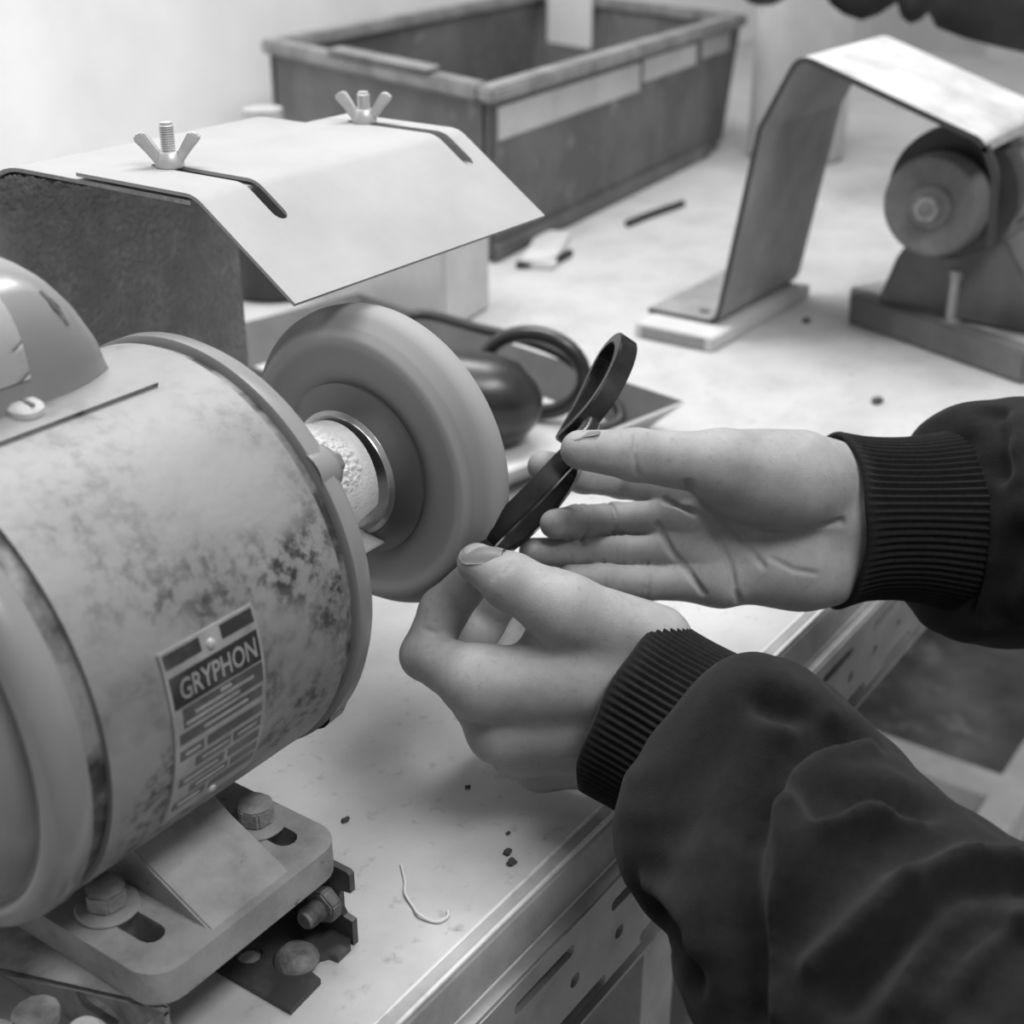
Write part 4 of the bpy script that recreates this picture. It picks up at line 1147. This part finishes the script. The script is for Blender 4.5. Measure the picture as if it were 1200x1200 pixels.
cb_ = from_bm('cable', bm, 'rubber', tool)
# bent sheet guard on a wooden block
gd = empty('bent_sheet_guard', 'bent sheet-steel guard arching beside the small grinder, feet on a white block', 'guard', (1.15, .50, .012))
prof = fillet([(.592, .0140), (.5245, .0140), (.4975, .1810), (.4690, .2390), (.3215, .1910), (.3170, .1830)], .014, 6)
bm = bmesh.new(); sweep_profile(bm, [Vector((p.x, p.y)) for p in prof], .0046, 1.048, 1.205, 1)
g_ = from_bm('sheet', bm, 'bracket', gd, ang=30)
g_.data.materials.append(M['bracket_top_lit']); g_.data.materials.append(M['guard_edge'])
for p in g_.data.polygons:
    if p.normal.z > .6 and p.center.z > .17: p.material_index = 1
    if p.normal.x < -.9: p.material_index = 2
bm = bmesh.new(); sweep_profile(bm, fillet([(.3185, .1870), (.3080, .1680), (.3040, .1150)], .02, 6), .0046, 1.048, 1.056, 1)
from_bm('leg_strip', bm, 'guard_edge', gd)
bm = bmesh.new(); b_lathe(bm, [(0, .0045), (.002, .004), (.0028, 0)], (1.066, .546, .0165), (0, 0, 1), 16)
from_bm('screw', bm, 'rust_bolt', gd)
bk = empty('mounting_block', 'white board block under the foot of the bent sheet guard', 'block', (1.11, .548, 0))
bm = bmesh.new(); b_box(bm, (1.112, .548, .0063), (.195, .075, .0122)); from_bm('board', bm, 'white_block', bk, bevel=.001)
bm = bmesh.new(); b_box(bm, (1.0138, .548, .0063), (.0010, .060, .0100)); from_bm('end_grain', bm, 'block_end', bk)

# small bench grinder
gr = empty('bench_grinder', 'small dark bench grinder with a round grinding stone, right of the bent guard', 'grinder', (1.16, .36, 0))
gc = Vector((1.083, .3635, .1300))
bm = bmesh.new()
b_lathe(bm, [(.0, .010), (.0, .0290), (-.002, .0330), (-.001, .0375), (.004, .0400), (.022, .0400), (.024, .036), (.024, .010)], gc, AX, 64, close=True)
from_bm('grinding_stone', bm, 'grind', gr, ang=40)
bm = bmesh.new(); b_lathe(bm, [(.001, .004), (.001, .0180), (-.003, .0165), (-.0045, .012), (-.0045, .004)], gc, AX, 40, close=True)
fl = from_bm('flange', bm, 'grind', gr)
bm = bmesh.new(); b_prism(bm, hex_poly(.0105), 0, .008, lambda p: (gc.x-.0044-p[2], gc.y+p[0], gc.z+p[1]))
nt_ = from_bm('arbor_nut', bm, 'steel_rail', gr, bevel=.0012)
bm = bmesh.new(); b_lathe(bm, [(.0, 0), (.0, .006), (-.010, .006), (-.011, 0)], gc - Vector((.0040, 0, 0)), AX, 24)
from_bm('arbor_end', bm, 'grind_body', nt_)
bm = bmesh.new(); b_lathe(bm, [(.028, .010), (.028, .052), (.040, .053), (.062, .050), (.064, .046), (.064, .010)], gc + Vector((0, -.006, .006)), AX, 64, close=True)
from_bm('wheel_guard', bm, 'black', gr, ang=40)
bm = bmesh.new(); b_lathe(bm, [(.064, .010), (.064, .036), (.080, .046), (.190, .048), (.205, .040), (.210, 0)], gc, AX, 64)
from_bm('motor_body', bm, 'bracket', gr, ang=40)
bm = bmesh.new()
w0 = [(-.062, .020), (.080, .020), (.066, .062), (.040, .098), (-.030, .098), (-.048, .066)]
b_prism(bm, w0, .078, .180, lambda p: (gc.x+p[2]-.010, gc.y-p[0], p[1]))
from_bm('pedestal', bm, 'grind_body', gr, bevel=.004)
bm = bmesh.new(); b_box(bm, (1.215, .335, .0105), (.130, .235, .0195), Matrix.Rotation(-.38, 3, 'Z')); from_bm('base_plate', bm, 'white_block', gr, bevel=.002)
bm = bmesh.new(); b_box(bm, Vector((1.132, .3585, .0135)), (.022, .190, .026), Matrix.Rotation(-.38, 3, 'Z')); from_bm('foot_bar', bm, 'grind_body', gr, bevel=.002)
bm = bmesh.new(); fb = (1.1329, 0.3520, 0.0220)
b_lathe(bm, [(0, .0085), (.005, .0085), (.005, .0042), (.040, .0042), (.041, .0055), (.048, .0055), (.049, 0)], fb, (0, 0, 1), 20)
from_bm('clamp_bolt', bm, 'steel_rail', gr, ang=30)
bm = bmesh.new(); b_tube(bm, smooth_path([Vector((1.11, .285, .085)), Vector((1.12, .265, .078)), Vector((1.16, .235, .080)), Vector((1.24, .20, .085))], 6), .012, 12)
from_bm('tool_rest', bm, 'grind_body', gr)
# white canister behind the guard
bx = empty('white_canister', 'white canister standing against the wall behind the bent guard', 'canister', (1.80, .80, 0))
bm = bmesh.new(); b_lathe(bm, [(.0005, 0), (.0005, .060), (.005, .064), (.24, .064), (.25, .058), (.25, 0)], (1.80, .80, 0), (0, 0, 1), 48)
from_bm('body', bm, 'white_block', bx)
bm = bmesh.new(); b_lathe(bm, [(.2505, 0), (.2505, .030), (.285, .028), (.287, 0)], (1.80, .80, 0), (0, 0, 1), 32)
from_bm('cap', bm, 'white_block', bx)

# dark cloth hanging from a rail above the back of the bench
ck = empty('hanging_cloth', 'dark leather cloth hanging into the top right corner of the picture', 'cloth', (1.62, .50, .36))
def cloth(edge):
    bm = bmesh.new(); rows = []
    E_ = [Vector(p) for p in edge]
    for i, p in enumerate(E_):
        rows.append([bm.verts.new((p.x + .010*math.sin(i*.9+j*.5)*min(1, j/2), p.y + .006*math.cos(i*.7+j*.4)*min(1, j/2), p.z + (.47-p.z)*j/10)) for j in range(11)])
    for A, B in zip(rows, rows[1:]):
        for j in range(10): bm.faces.new((A[j], A[j+1], B[j+1], B[j]))
    bmesh.ops.solidify(bm, geom=bm.faces[:], thickness=.006)
    return from_bm('drape', bm, 'rag', ck, ang=60)
cloth([(1.5600, 0.6765, 0.2339), (1.5550, 0.6630, 0.2225), (1.5500, 0.6458, 0.2141), (1.5450, 0.6214, 0.2099), (1.5400, 0.6007, 0.2178), (1.5350, 0.5802, 0.2316), (1.5300, 0.5719, 0.2179), (1.5250, 0.5598, 0.2122), (1.5200, 0.5473, 0.2169), (1.5150, 0.5374, 0.2256), (1.5100, 0.5256, 0.2125), (1.5000, 0.4914, 0.2049), (1.4900, 0.4568, 0.2010), (1.4800, 0.4234, 0.1980), (1.4500, 0.3660, 0.1994)])
cloth([(1.6200, 0.8094, 0.2202), (1.6200, 0.7952, 0.2123), (1.6200, 0.7814, 0.2093), (1.6200, 0.7649, 0.2112), (1.6200, 0.7532, 0.2166), (1.6200, 0.7431, 0.2257)])
bm = bmesh.new(); b_tube(bm, [(1.66, 1.28, .475), (1.62, .72, .475), (1.44, .30, .475), (1.38, .10, .475)], .010, 12)
from_bm('hanging_rail', bm, 'steel_rail', ck)

# ---------------------------------------------------------------- room
def room(name, c, size, m):
    bm = bmesh.new(); b_box(bm, c, size); return tag(from_bm(name, bm, m, None), kind='structure')
room('floor', (1.0, .0, -.95), (7.0, 5.0, .10), 'floor')
room('wall_back', (1.0, 1.45, .55), (7.0, .10, 2.9), 'wall')
